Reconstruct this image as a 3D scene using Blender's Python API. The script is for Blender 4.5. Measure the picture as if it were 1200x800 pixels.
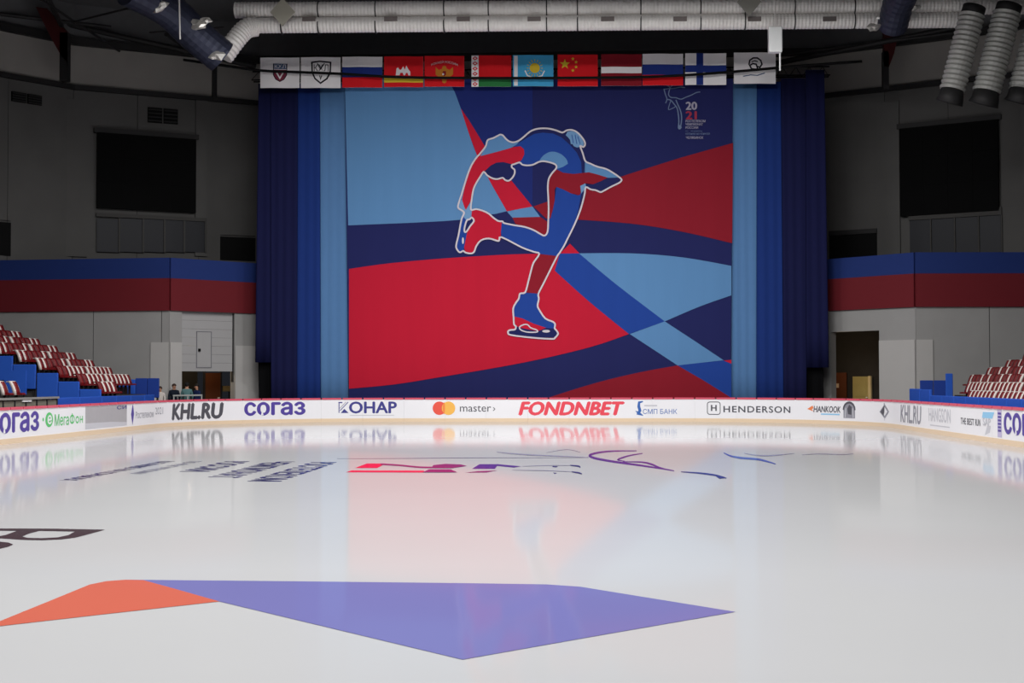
import bpy, bmesh, math, random
from mathutils import Vector, Euler, Matrix
from mathutils.geometry import tessellate_polygon

for _o in list(bpy.data.objects):
    bpy.data.objects.remove(_o)
S = bpy.context.scene
C = S.collection
random.seed(7)

# ------------------------------------------------------------------ camera
F = 1600.0                                   # focal length in pixels of the 1200 wide frame
CAM = Vector((2.6, 0.0, 1.87))
ROT = Euler((math.radians(90 + 1.65), math.radians(0.10), math.radians(3.04)), 'XYZ')
cd = bpy.data.cameras.new('camera')
cd.sensor_width = 36.0
cd.lens = F / 1200 * 36
cd.clip_end = 400
cam = bpy.data.objects.new('camera', cd)
cam.location = CAM
cam.rotation_euler = ROT
C.objects.link(cam)
S.camera = cam

# ------------------------------------------------------------------ world, lamps, exposure
w = bpy.data.worlds.new('world'); S.world = w
w.use_nodes = True
w.node_tree.nodes['Background'].inputs[0].default_value = (0.6, 0.65, 0.8, 1)
w.node_tree.nodes['Background'].inputs[1].default_value = 0.02
S.view_settings.view_transform = 'Standard'
S.view_settings.look = 'None'
S.view_settings.gamma = 1.0
S.view_settings.use_curve_mapping = False
S.view_settings.exposure = 0.0
LAMP_POWER = 790.0
for lx in (-7.5, 0.0, 7.5):                  # rows of floodlights hung under the roof above the rink
    for ly in (5, 15, 26, 37, 48):
        ld = bpy.data.lights.new('rink_lamp', 'AREA')
        ld.shape = 'RECTANGLE'; ld.size = 2.6; ld.size_y = 1.0
        ld.energy = LAMP_POWER
        ld.color = (1.0, 0.985, 0.97)
        ld.spread = math.radians(147)
        lo = bpy.data.objects.new('rink_lamp', ld)
        lo.location = (lx, ly, 16.9)
        lo.rotation_euler = (math.radians(21), 0, 0)   # tilted a little to the far end
        C.objects.link(lo)

# ------------------------------------------------------------------ helpers
def lin(c):
    out = []
    for v in c[:3]:
        v = v / 255.0
        out.append(v / 12.92 if v <= 0.04045 else ((v + 0.055) / 1.055) ** 2.4)
    return (*out, 1.0)

MATS = {}
def mat(key, rgb, rough=0.6, spec=0.3, metal=0.0, noise=0.0, scale=3.0, bump=0.0, stretch=(1, 1, 1), ior=None):
    if key in MATS:
        return MATS[key]
    m = bpy.data.materials.new(key); m.use_nodes = True
    nt = m.node_tree; b = nt.nodes['Principled BSDF']
    c = lin(rgb)
    b.inputs['Base Color'].default_value = c
    b.inputs['Roughness'].default_value = rough
    b.inputs['Metallic'].default_value = metal
    b.inputs['Specular IOR Level'].default_value = spec
    if ior: b.inputs['IOR'].default_value = ior
    if noise > 0 or bump > 0:
        tc = nt.nodes.new('ShaderNodeTexCoord'); mp = nt.nodes.new('ShaderNodeMapping')
        mp.inputs['Scale'].default_value = stretch
        nz = nt.nodes.new('ShaderNodeTexNoise'); nz.inputs['Scale'].default_value = scale
        nz.inputs['Detail'].default_value = 5
        nt.links.new(tc.outputs['Object'], mp.inputs[0]); nt.links.new(mp.outputs[0], nz.inputs['Vector'])
        if noise > 0:
            mx = nt.nodes.new('ShaderNodeMix'); mx.data_type = 'RGBA'
            mx.inputs[6].default_value = tuple(v * (1 - noise) for v in c[:3]) + (1,)
            mx.inputs[7].default_value = tuple(min(1, v * (1 + noise)) for v in c[:3]) + (1,)
            nt.links.new(nz.outputs['Fac'], mx.inputs[0]); nt.links.new(mx.outputs[2], b.inputs['Base Color'])
        if bump > 0:
            bp = nt.nodes.new('ShaderNodeBump'); bp.inputs['Strength'].default_value = bump
            bp.inputs['Distance'].default_value = 0.05
            nt.links.new(nz.outputs['Fac'], bp.inputs['Height']); nt.links.new(bp.outputs[0], b.inputs['Normal'])
    MATS[key] = m
    return m

def fabric(key, rgb):
    return mat(key, rgb, 0.85, 0.1, noise=0.05, scale=1.2, bump=0.25, stretch=(1.6, 1, 0.12))

def ice_mat(key, rgb, noise=0.03):
    if key in MATS: return MATS[key]
    m = bpy.data.materials.new(key); m.use_nodes = True
    nt = m.node_tree; b = nt.nodes['Principled BSDF']
    c = lin(rgb)
    b.inputs['Roughness'].default_value = 0.13
    b.inputs['IOR'].default_value = 1.07
    b.inputs['Specular IOR Level'].default_value = 0.5
    tc = nt.nodes.new('ShaderNodeTexCoord')
    nz = nt.nodes.new('ShaderNodeTexNoise'); nz.inputs['Scale'].default_value = 0.35; nz.inputs['Detail'].default_value = 6
    mx = nt.nodes.new('ShaderNodeMix'); mx.data_type = 'RGBA'
    mx.inputs[6].default_value = tuple(v * (1 - noise) for v in c[:3]) + (1,)
    mx.inputs[7].default_value = tuple(min(1, v * (1 + noise)) for v in c[:3]) + (1,)
    mr = nt.nodes.new('ShaderNodeMapRange'); mr.inputs[3].default_value = 0.055; mr.inputs[4].default_value = 0.075
    nt.links.new(tc.outputs['Object'], nz.inputs['Vector'])
    nt.links.new(nz.outputs['Fac'], mx.inputs[0]); nt.links.new(mx.outputs[2], b.inputs['Base Color'])
    nt.links.new(nz.outputs['Fac'], mr.inputs[0]); nt.links.new(mr.outputs[0], b.inputs['Roughness'])
    MATS[key] = m
    return m

CM = CAM.copy(); RM = ROT.to_matrix(); RI = RM.inverted()
def ray(px, py):
    return RM @ Vector(((px - 600) / F, (400 - py) / F, -1))
def at(px, py, Y):                            # where the sight line meets the upright plane y = Y
    d = ray(px, py); t = (Y - CM.y) / d.y
    return CM + d * t
def on_ice(px, py, z=0.0):                    # where it meets the ice
    d = ray(px, py); t = (z - CM.z) / d.z
    return CM + d * t
def on_line(px, py, a, b):                    # upright plane above the plan line a-b: distance along it, height
    d = ray(px, py)
    ux, uy = b[0] - a[0], b[1] - a[1]; L = math.hypot(ux, uy); ux /= L; uy /= L
    nx, ny = -uy, ux
    t = ((a[0] - CM.x) * nx + (a[1] - CM.y) * ny) / (d.x * nx + d.y * ny)
    p = CM + d * t
    return (p.x - a[0]) * ux + (p.y - a[1]) * uy, p.z
def px_of(p):
    q = RI @ (Vector(p) - CM)
    return 600 + F * q.x / -q.z, 400 - F * q.y / -q.z

def thing(name, label, cat, loc=(0, 0, 0), rotz=0, group=None):
    o = bpy.data.objects.new(name, None); C.objects.link(o)
    o.empty_display_size = 0.2
    o.location = loc; o.rotation_euler = (0, 0, rotz)
    tag(o, label, cat, group)
    return o
def tag(o, label, cat, group=None):
    o['label'] = label; o['category'] = cat
    if group: o['group'] = group
    return o
def link(name, me, parent=None):
    o = bpy.data.objects.new(name, me); C.objects.link(o)
    if parent is not None:
        o.parent = parent
    return o

class MB:
    """collects faces in material slots"""
    def __init__(s):
        s.v = []; s.f = []; s.mi = []; s.mats = []
    def slot(s, m):
        if m not in s.mats: s.mats.append(m)
        return s.mats.index(m)
    def add(s, verts, faces, m):
        k = len(s.v); i = s.slot(m)
        s.v += [tuple(v) for v in verts]
        for f in faces:
            s.f.append([k + j for j in f]); s.mi.append(i)
        return s
    def box(s, p0, p1, m):
        x0, y0, z0 = p0; x1, y1, z1 = p1
        vs = [(x0,y0,z0),(x1,y0,z0),(x1,y1,z0),(x0,y1,z0),(x0,y0,z1),(x1,y0,z1),(x1,y1,z1),(x0,y1,z1)]
        return s.add(vs, [(0,3,2,1),(4,5,6,7),(0,1,5,4),(1,2,6,5),(2,3,7,6),(3,0,4,7)], m)
    def prism(s, loop, dirv, m):              # planar loop swept by dirv
        n = len(loop); d = Vector(dirv)
        a = [Vector(p) for p in loop]; b = [p + d for p in a]
        fs = [tuple(range(n))[::-1], tuple(range(n, 2 * n))]
        fs += [(i, (i + 1) % n, n + (i + 1) % n, n + i) for i in range(n)]
        return s.add(a + b, fs, m)
    def tube(s, pts, radii, m, seg=16, cap=True):
        pts = [Vector(p) for p in pts]
        if not hasattr(radii, '__len__'): radii = [radii] * len(pts)
        rings = []; prev = None
        for i, p in enumerate(pts):
            t = (pts[min(i + 1, len(pts) - 1)] - pts[max(i - 1, 0)]).normalized()
            if prev is None:
                u = t.cross(Vector((0, 0, 1)))
                if u.length < 0.05: u = t.cross(Vector((0, 1, 0)))
                u.normalize()
            else:
                u = (prev - t * prev.dot(t)).normalized()
            prev = u; v = t.cross(u)
            rings.append([p + (u * math.cos(a) + v * math.sin(a)) * radii[i] for a in [2 * math.pi * k / seg for k in range(seg)]])
        vs = [q for r in rings for q in r]; fs = []
        for i in range(len(pts) - 1):
            for k in range(seg):
                a = i * seg + k; b = i * seg + (k + 1) % seg
                fs.append((a, b, b + seg, a + seg))
        if cap:
            fs.append(tuple(range(seg))[::-1]); fs.append(tuple(range((len(pts) - 1) * seg, len(pts) * seg)))
        return s.add(vs, fs, m)
    def mesh(s, name, smooth=False, fix=True):
        me = bpy.data.meshes.new(name)
        me.from_pydata(s.v, [], s.f)
        for m in s.mats: me.materials.append(m)
        for p, i in zip(me.polygons, s.mi):
            p.material_index = i; p.use_smooth = smooth
        if fix:
            bm = bmesh.new(); bm.from_mesh(me)
            bmesh.ops.recalc_face_normals(bm, faces=bm.faces); bm.to_mesh(me); bm.free()
        me.update()
        return me
    def build(s, name, parent=None, smooth=False, fix=True):
        return link(name, s.mesh(name, smooth, fix), parent)

def wallbox(mb, a, b, u0, u1, z0, z1, off0, off1, m):
    """box along the plan line a-b from u0 to u1, off = distance to the camera's side of the line"""
    ux, uy = b[0] - a[0], b[1] - a[1]; L = math.hypot(ux, uy); ux /= L; uy /= L
    nx, ny = uy, -ux
    if ny > 0: nx, ny = -nx, -ny              # towards smaller y
    def P(u, o, z): return (a[0] + ux * u + nx * o, a[1] + uy * u + ny * o, z)
    vs = [P(u0, off0, z0), P(u1, off0, z0), P(u1, off1, z0), P(u0, off1, z0),
          P(u0, off0, z1), P(u1, off0, z1), P(u1, off1, z1), P(u0, off1, z1)]
    return mb.add(vs, [(0,3,2,1),(4,5,6,7),(0,1,5,4),(1,2,6,5),(2,3,7,6),(3,0,4,7)], m)

# flat print: coloured outlines in two axes, later mapped to a surface
def smooth_line(pts, n=5, closed=False):
    P = [Vector((p[0], p[1])) for p in pts]; out = []
    N = len(P)
    rng = range(N) if closed else range(N - 1)
    for i in rng:
        if closed:
            p0, p1, p2, p3 = P[i - 1], P[i], P[(i + 1) % N], P[(i + 2) % N]
        else:
            p0, p1, p2, p3 = P[max(i - 1, 0)], P[i], P[i + 1], P[min(i + 2, N - 1)]
        for k in range(n):
            t = k / n
            out.append(0.5 * ((2 * p1) + (p2 - p0) * t + (2 * p0 - 5 * p1 + 4 * p2 - p3) * t * t + (3 * p1 - p0 - 3 * p2 + p3) * t ** 3))
    if not closed: out.append(P[-1])
    return [(p.x, p.y) for p in out]

def tess(loops):
    vs = [[Vector((p[0], p[1], 0)) for p in l] for l in loops]
    tri = tessellate_polygon(vs)
    flat = [(p[0], p[1]) for l in loops for p in l]
    return flat, [tuple(t) for t in tri]

def ribbon(pts, wid, closed=False):
    P = [Vector(p) for p in pts]; N = len(P); L = []; R = []
    for i in range(N):
        a = P[i - 1] if (closed or i > 0) else P[0]
        b = P[(i + 1) % N] if (closed or i < N - 1) else P[-1]
        d1 = (P[i] - a); d2 = (b - P[i])
        if d1.length < 1e-6: d1 = d2
        if d2.length < 1e-6: d2 = d1
        n1 = Vector((-d1.y, d1.x)).normalized(); n2 = Vector((-d2.y, d2.x)).normalized()
        n = n1 + n2
        if n.length < 0.2: n = n1
        n.normalize(); k = 1 / max(0.5, n.dot(n1))
        ww = (wid[i] if hasattr(wid, '__len__') else wid) / 2
        L.append(P[i] + n * ww * k); R.append(P[i] - n * ww * k)
    vs = [tuple(p) for p in L + R]; fs = []
    for i in range(N if closed else N - 1):
        j = (i + 1) % N
        fs.append((i, j, N + j, N + i))
    return vs, fs

class Print:
    def __init__(s): s.items = []            # (verts2d, faces, material, layer)
    def poly(s, pts, m, layer=0, holes=()):
        v, f = tess([pts] + list(holes)); s.items.append((v, f, m, layer)); return s
    def line(s, pts, wid, m, layer=0, closed=False, sm=0):
        if sm: pts = smooth_line(pts, sm, closed)
        v, f = ribbon(pts, wid, closed); s.items.append((v, f, m, layer)); return s
    def disc(s, c, r, m, layer=0, n=24, ry=None):
        ry = ry or r
        return s.poly([(c[0] + r * math.cos(2 * math.pi * k / n), c[1] + ry * math.sin(2 * math.pi * k / n)) for k in range(n)], m, layer)
    def text(s, body, box, m, layer=0, bold=0.0, shear=0.0, spacing=1.0):
        """box = x0, y0 (foot), x1, y1 (head)"""
        lat = body.translate(LATIN)
        body = lat if all(ord(ch) < 1000 for ch in lat) else body.replace('Р', 'P')
        v, f = text_mesh(body, shear, spacing)
        xs = [p[0] for p in v]; ys = [p[1] for p in v]
        x0, y0, x1, y1 = box
        sx = (x1 - x0) / (max(xs) - min(xs)); sy = (y1 - y0) / (max(ys) - min(ys))
        mx, my = min(xs), min(ys)
        # heavier letters: the outline repeated a hair to each side, each on its own thin layer
        for n, (dx, dy) in enumerate(((0, 0),) if bold == 0 else ((-bold, 0), (bold, 0), (0, bold * .7), (0, -bold * .7))):
            w_ = [(x0 + (p[0] + dx - mx) * sx, y0 + (p[1] + dy - my) * sy) for p in v]
            if any(ord(ch) > 1000 for ch in body):      # these letters have strokes that cross: keep their faces a hair apart
                for q in range(8):
                    g = [t for i, t in enumerate(f) if i % 8 == q]
                    if not g: continue
                    s.items.append(([w_[i] for t in g for i in t], [(3 * i, 3 * i + 1, 3 * i + 2) for i in range(len(g))], m, layer + .2 * n + .023 * q))
            else:
                s.items.append((w_, f, m, layer + .2 * n))
        return s
    def build(s, name, fn, parent=None, cut=0.0, smooth=False):
        """fn(x, y, layer) -> world point; cut = width of the strips each face is divided into"""
        mb = MB()
        for v, f, m, layer in s.items:
            if cut > 0:
                bm = bmesh.new()
                bv = [bm.verts.new((p[0], p[1], 0)) for p in v]
                for t in f:
                    try: bm.faces.new([bv[i] for i in t])
                    except ValueError: pass
                bmesh.ops.triangulate(bm, faces=bm.faces[:])
                lo = min(p[0] for p in v); hi = max(p[0] for p in v)
                k = math.floor(lo / cut) + 1
                while k * cut < hi:
                    bmesh.ops.bisect_plane(bm, geom=bm.verts[:] + bm.edges[:] + bm.faces[:], plane_co=(k * cut, 0, 0), plane_no=(1, 0, 0))
                    k += 1
                bm.verts.index_update()
                v = [(q.co.x, q.co.y) for q in bm.verts]; f = [tuple(q.index for q in fc.verts) for fc in bm.faces]
                bm.free()
            mb.add([fn(p[0], p[1], layer) for p in v], f, m)
        return mb.build(name, parent, smooth, fix=False)

_TXT = {}
LATIN = str.maketrans('АВЕКМНОРСТХ', 'ABEKMHOPCTX')   # same shapes, cleaner outlines
def text_mesh(body, shear, spacing):
    key = (body, shear, spacing)
    if key not in _TXT:
        cu = bpy.data.curves.new('lettering', 'FONT'); cu.body = body; cu.size = 1.0
        cu.shear = shear; cu.space_character = spacing; cu.resolution_u = 3
        cu.fill_mode = 'FRONT'
        o = bpy.data.objects.new('lettering', cu)
        me = o.to_mesh()
        vs = [(p.co.x, p.co.y) for p in me.vertices]; fs = [tuple(q.vertices) for q in me.polygons]
        _TXT[key] = (vs, fs)
        o.to_mesh_clear()
        bpy.data.objects.remove(o); bpy.data.curves.remove(cu)
    return _TXT[key]

# ------------------------------------------------------------------ materials
M_conc = mat('concrete_dark', (86, 85, 84), 0.9, 0.15, noise=0.12, scale=0.8, bump=0.15)
M_low = mat('concrete_panel', (158, 157, 156), 0.85, 0.2, noise=0.08, scale=0.9, bump=0.1)
M_low2 = mat('concrete_light', (186, 184, 182), 0.8, 0.2, noise=0.05, scale=1.2)
M_upper = mat('upper_wall', (102, 101, 100), 0.9, 0.15, noise=0.15, scale=0.6, bump=0.1)
M_upper2 = mat('upper_band', (166, 162, 157), 0.9, 0.15, noise=0.12, scale=0.7)
M_black = mat('black_matt', (14, 14, 15), 0.8, 0.2)
M_roof = mat('roof_dark', (110, 110, 112), 0.9, 0.1, noise=0.1)
M_steel = mat('dark_steel', (48, 47, 48), 0.6, 0.4, metal=0.3)
M_floor = mat('concrete_floor', (90, 90, 90), 0.7, 0.3, noise=0.1, scale=1.5)
M_ice = ice_mat('ice', (187, 188, 190), 0.02)
M_white = mat('board_white', (242, 242, 246), 0.35, 0.4)
M_kick = mat('kick_yellow', (232, 208, 178), 0.45, 0.4)
M_cap = mat('cap_red', (216, 84, 106), 0.4, 0.4)
M_duct = mat('duct_foil', (245, 240, 236), 0.5, 0.5, metal=0.05, noise=0.12, scale=2.2)
M_ductdark = mat('duct_dark', (52, 56, 76), 0.5, 0.5, metal=0.4, noise=0.3, scale=1.5)

# ------------------------------------------------------------------ room shell
def struct(o):
    o['kind'] = 'structure'; return o
struct(MB().box((-40, -16, -0.5), (40, 82, -0.02), M_floor).build('floor'))
struct(MB().box((-40, -16, 21.0), (40, 82, 21.4), M_roof).build('ceiling'))
struct(MB().box((-40.4, -16, -0.02), (-40, 82, 21), M_upper).build('wall_left'))
struct(MB().box((40, -16, -0.02), (40.4, 82, 21), M_upper).build('wall_right'))
struct(MB().box((-40, -16.4, -0.02), (40, -16, 21), M_upper).build('wall_front'))

# the ice sheet inside the boards
W, RC, YB, YF = 14.7, 8.5, 62.5, 2.0
A0 = W - RC; A1 = math.pi / 2 * RC; A2 = (YB - RC) - (YF + RC)
PER = 2 * (2 * A0 + 2 * A1 + A2)
def ring(s):
    """s = distance along the boards, 0 at the middle of the far end, growing to the right; gives point and inward normal"""
    s = s % PER
    sg = 1
    if s > PER / 2: s = PER - s; sg = -1
    if s < A0: x, y, nx, ny = s, YB, 0, -1
    elif s < A0 + A1:
        a = (s - A0) / RC
        x, y = A0 + RC * math.sin(a), YB - RC + RC * math.cos(a); nx, ny = -math.sin(a), -math.cos(a)
    elif s < A0 + A1 + A2: x, y, nx, ny = W, YB - RC - (s - A0 - A1), -1, 0
    elif s < A0 + 2 * A1 + A2:
        a = (s - A0 - A1 - A2) / RC
        x, y = A0 + RC * math.cos(a), YF + RC - RC * math.sin(a); nx, ny = -math.cos(a), math.sin(a)
    else: x, y, nx, ny = A0 - (s - A0 - 2 * A1 - A2), YF, 0, 1
    return sg * x, y, sg * nx, ny
N = 160
ib = MB(); loop = [ring(PER * k / N)[:2] for k in range(N)]
ib.add([(x, y, 0.0) for x, y in loop] + [(x, y, -0.05) for x, y in loop],
       [tuple(range(N)), tuple(range(2 * N - 1, N - 1, -1))] + [(i, (i + 1) % N, N + (i + 1) % N, N + i) for i in range(N)], M_ice)
ice = struct(ib.build('floor_ice'))

# ------------------------------------------------------------------ boards round the rink
BH = 1.1
boards = thing('rink_boards', 'white advertising boards with red cap rail and yellow kick strip round the ice', 'rink boards')
def sweep(s0, s1, prof, m, n):
    """prof = list of (offset from the inner face outwards, z)"""
    mb = MB(); k = len(prof); vs = []
    for i in range(n + 1):
        x, y, nx, ny = ring(s0 + (s1 - s0) * i / n)
        vs += [(x - nx * o, y - ny * o, z) for o, z in prof]
    fs = []
    for i in range(n):
        for j in range(k):
            a = i * k + j; b = i * k + (j + 1) % k
            fs.append((a, b, b + k, a + k))
    fs += [tuple(range(k)), tuple(range(n * k + k - 1, n * k - 1, -1))]
    return mb.add(vs, fs, m)
NP = int(round(PER / 1.9)); dp = PER / NP
for i in range(NP):
    s0, s1 = i * dp, (i + 1) * dp
    p = sweep(s0 + 0.002, s1 - 0.002, [(0, 0.16), (0.12, 0.16), (0.12, 1.02), (0, 1.02)], M_white, 8).build('board_panel', boards)
    sweep(s0 + 0.002, s1 - 0.002, [(-0.012, 0.0), (0.12, 0.0), (0.12, 0.16), (-0.012, 0.16)], M_kick, 8).build('kick_strip', p)
    for h in (0, 1):
        a = s0 + h * dp / 2; b = a + dp / 2
        sweep(a + 0.035, b - 0.035, [(-0.025, 1.02), (0.16, 1.02), (0.16, 1.09), (0.145, 1.1), (-0.01, 1.1), (-0.025, 1.09)], M_cap, 5).build('cap_rail', p)
    sweep(s0, s1, [(0.02, 1.02), (0.12, 1.02), (0.12, 1.045), (0.02, 1.045)], M_black, 8).build('cap_joint', p)

def s_at(px):                                  # sight line to a place along the boards
    lo, hi = -50.0, 50.0
    for _ in range(50):
        mid = (lo + hi) / 2
        x, y, _a, _b = ring(mid)
        if px_of((x, y, 0.6))[0] < px: lo = mid
        else: hi = mid
    return (lo + hi) / 2
def on_board(s, z, layer):
    x, y, nx, ny = ring(s); o = 0.004 + 0.003 * layer
    return (x + nx * o, y + ny * o, z)
def advert(pr, name='board_lettering'):
    return pr.build(name, on_board, boards, cut=0.25)

c_purple = mat('ink_violet', (86, 70, 158), 0.5); c_green = mat('ink_green', (98, 200, 120), 0.5)
c_dgrey = mat('ink_charcoal', (84, 84, 92), 0.5); c_navy = mat('ink_navy', (66, 66, 140), 0.5)
c_grey = mat('ink_grey', (150, 150, 160), 0.5); c_lgrey = mat('ink_pale_grey', (205, 205, 212), 0.5)
c_mred = mat('ink_coral', (238, 92, 76), 0.5); c_mor = mat('ink_amber', (250, 190, 90), 0.5); c_mmid = mat('ink_orange', (246, 140, 76), 0.5)
c_fred = mat('ink_red', (236, 76, 92), 0.5); c_blue = mat('ink_blue', (58, 104, 180), 0.5); c_sky = mat('ink_sky', (150, 205, 240), 0.5)
c_ban = mat('banner_grey', (176, 174, 178), 0.5, noise=0.06); c_ora = mat('ink_hot_orange', (240, 140, 90), 0.5); c_ink = mat('ink_black', (40, 38, 44), 0.5)
c_paper = mat('ink_white', (240, 240, 242), 0.5)

def sogaz(x0, x1, z0, z1):
    a, b = s_at(x0), s_at(x1)
    pr = Print().text('согаз', (a, z0, b, z1), c_purple, 0, bold=0.035)
    # notch at the foot of the round letter
    m_ = a + (b - a) * .30; h_ = (b - a) * .022
    pr.poly([(m_ - h_, z0 - .01), (m_ + h_, z0 - .01), (m_, z0 + (z1 - z0) * .45)], M_white, 2)
    return pr
advert(sogaz(-14, 45, 0.34, 0.92))
pr = Print()
a, b = s_at(53), s_at(62)
pr.disc(((a + b) / 2, 0.64), (b - a) / 2, c_green, 0, 20, 0.24)
pr.text('е', (a + (b - a) * .3, .5, b - (b - a) * .2, .78), c_paper, 1, bold=.03)
pr.disc((s_at(50.5), .66), .06, c_green, 0, 10)
advert(pr, 'board_emblem'); pr = Print()
pr.text('Мега', (s_at(64), .42, s_at(80.5), .8), c_green, 0, bold=.012)
a, b = s_at(81.5), s_at(87.5)
pr.line([((a + b) / 2 + (b - a) * .42 * math.cos(t), .6 + .13 * math.sin(t)) for t in [k * math.pi / 8 for k in range(16)]], .055, c_green, 0, closed=True)
pr.line([((a + b) / 2, .45), ((a + b) / 2, .8)], .06, c_green, 1)
a, b = s_at(88.5), s_at(92.5)
pr.line([((a + b) / 2 + (b - a) * .42 * math.cos(t), .57 + .1 * math.sin(t)) for t in [k * math.pi / 8 for k in range(16)]], .055, c_green, 0, closed=True)
a, b = s_at(93.5), s_at(97)
pr.line([(a + .03, .45), (a + .03, .69)], .06, c_green, 0); pr.line([(b - .03, .45), (b - .03, .69)], .06, c_green, 0); pr.line([(a, .57), (b, .57)], .045, c_green, 1)
advert(pr)
a, b = s_at(100), s_at(148.5)
pr = Print().poly([(a, .22), (b, .22), (b, 1.0), (a, 1.0)], c_ban, 0)
pr.poly([(a, .22), (b, .22), (b, .34), (a + (b - a) * .6, .40), (a, .42)], c_lgrey, 1)
pr.text('СИ', (s_at(137), .84, s_at(148), .97), c_navy, 1, bold=.02)
advert(pr, 'grey_banner')
pr = Print(); a, b = s_at(153.5), s_at(157)
pr.poly([(a, .62), ((a + b) / 2, .2), (b, .62), (b - (b - a) * .3, .94), ((a + b) / 2, .98)], c_purple, 0)
pr.text('Ростелеком', (s_at(159), .44, s_at(180), .7), c_grey, 0)
pr.text('20', (s_at(182), .54, s_at(186.5), .82), c_grey, 0); pr.text('21', (s_at(187), .54, s_at(191), .82), c_grey, 0)
advert(pr)
advert(Print().text('KHL.RU', (s_at(202), .28, s_at(261), .92), c_dgrey, 0, bold=.055, shear=.12))
advert(sogaz(287, 357, .36, .92))
a, b = s_at(396), s_at(408.5)
pr = Print()
pr.line([(a + .05, .9), (a + .05, .42)], .04, c_navy); pr.line([(a + .02, .89), (a + .2, .89)], .05, c_navy)
pr.line([(b - .02, .91), (a + .1, .52)], .035, c_navy); pr.line([(b - .12, .91), (a + .08, .62)], .025, c_grey)
pr.poly([(a + .13, .41), (b, .41), ((a + b) / 2 + .05, .6)], c_navy)
pr.text('ОНАР', (s_at(409.5), .4, s_at(464.5), .92), c_navy, 0, bold=.03)
pr.line([(s_at(410), .3), (s_at(462), .3)], .03, c_lgrey)
advert(pr)
pr = Print(); a, b = s_at(507), s_at(533.5); r = .31
pr.disc((a + r, .62), r, c_mred, 0); pr.disc((b - r, .62), r, c_mor, 1)
mid = (a + b) / 2; hw = r - (b - a) / 2 + r
ln = [(mid - (hw / 2) * math.cos(t), .62 + r * .9 * math.sin(t)) for t in [k * math.pi / 6 for k in range(-3, 4)]]
ln += [(mid + (hw / 2) * math.cos(t), .62 + r * .9 * math.sin(t)) for t in [k * math.pi / 6 for k in range(3, -4, -1)]]
pr.poly(ln, c_mmid, 2)
pr.text('master', (s_at(539), .46, s_at(575.5), .74), c_dgrey, 0, bold=.0)
pr.text('›', (s_at(577.5), .5, s_at(580.5), .66), c_dgrey, 0)
advert(pr)
advert(Print().text('FONDNBET', (s_at(608.5), .31, s_at(731), .9), c_fred, 0, bold=.05, shear=.25))
pr = Print(); a, b = s_at(744.5), s_at(753.5)
pr.line([(b, .92), (a + (b - a) * .5, .88), (a + (b - a) * .45, .7), (a + (b - a) * .6, .5), (a + (b - a) * .35, .36), (b, .28)], [.05, .1, .13, .13, .1, .03], c_blue)
pr.poly([(a, .5), (a + (b - a) * .5, .45), (b, .3), (a + (b - a) * .3, .36)], c_blue, 1)
advert(pr, 'board_emblem'); pr = Print()
pr.text('СМП БАНК', (s_at(753.5), .35, s_at(793.5), .58), c_blue, 0, bold=.0)
advert(pr); pr = Print()
pr.line([(s_at(755), .73), (s_at(770), .73)], .07, c_lgrey)
advert(pr)
pr = Print(); a, b = s_at(829), s_at(844)
q = .1
rr = []
for cx, cy, a0 in ((b - q, .9 - q, 0), (a + q, .9 - q, 90), (a + q, .34 + q, 180), (b - q, .34 + q, 270)):
    rr += [(cx + q * math.cos(math.radians(a0 + t)), cy + q * math.sin(math.radians(a0 + t))) for t in (0, 30, 60, 90)]
pr.line(rr, .035, c_dgrey, 0, closed=True)
pr.text('H', (a + .17, .5, b - .17, .76), c_dgrey, 0, bold=.03)
pr.text('HENDERSON', (s_at(848), .44, s_at(926), .72), c_dgrey, 0, bold=.02, spacing=1.15)
advert(pr)
pr = Print(); a, b = s_at(946), s_at(953.5)
pr.poly([(a, .63), (b - .05, .78), (b, .66), (b - .1, .62), (b, .52)], c_ora, 0)
pr.text('HANKOOK', (s_at(953.5), .5, s_at(985), .76), c_dgrey, 0, bold=.03, shear=.15)
pr.line([(s_at(962), .42), (s_at(984), .42)], .06, c_sky)
advert(pr)
pr = Print(); a, b = s_at(988.5), s_at(1002)
pr.poly([(a, .28), (b, .28), (b, .62)] + [((a + b) / 2 + (b - a) / 2 * math.cos(t), .62 + .32 * math.sin(t)) for t in [k * math.pi / 8 for k in range(1, 8)]] + [(a, .62)], c_grey, 0)
pr.line([((a + b) / 2 + (b - a) / 2 * math.cos(t), .62 + .32 * math.sin(t)) for t in [k * math.pi / 8 for k in range(0, 9)]], .09, c_dgrey, 1)
pr.poly([(a + (b - a) * .38, .45), (a + (b - a) * .68, .42), (a + (b - a) * .72, .75), (a + (b - a) * .5, .85), (a + (b - a) * .33, .68)], c_dgrey, 1)
pr.line([(a + (b - a) * .15, .3), (a + (b - a) * .2, .7)], .05, c_lgrey, 2); pr.line([(b - (b - a) * .15, .3), (b - (b - a) * .2, .7)], .05, c_lgrey, 2)
advert(pr, 'board_emblem')
pr = Print(); a, b = s_at(1032), s_at(1041); m_ = (a + b) / 2; h_ = (b - a) / 2
pr.line([(m_ - h_, .6), (m_, .86), (m_ + h_, .62), (m_, .38)], .1, c_grey, 0, closed=True)
pr.line([(m_, .86), (m_ - .05, .95)], .08, c_grey, 1); pr.line([(m_, .38), (m_, .26)], .06, c_lgrey, 1)
pr.poly([(m_ - h_, .6), (m_, .86), (m_ - .02, .6), (m_ - .1, .45)], c_dgrey, 2)
advert(pr, 'board_emblem')
advert(Print().text('KHL.RU', (s_at(1055.5), .28, s_at(1079.5), .92), c_grey, 0, bold=.03, shear=.1))
pr = Print().text('HANGSON', (s_at(1088.5), .44, s_at(1114), .9), c_lgrey, 0, bold=.02)
pr.line([(s_at(1090), .3), (s_at(1113), .3)], .04, c_lgrey)
advert(pr)
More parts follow.
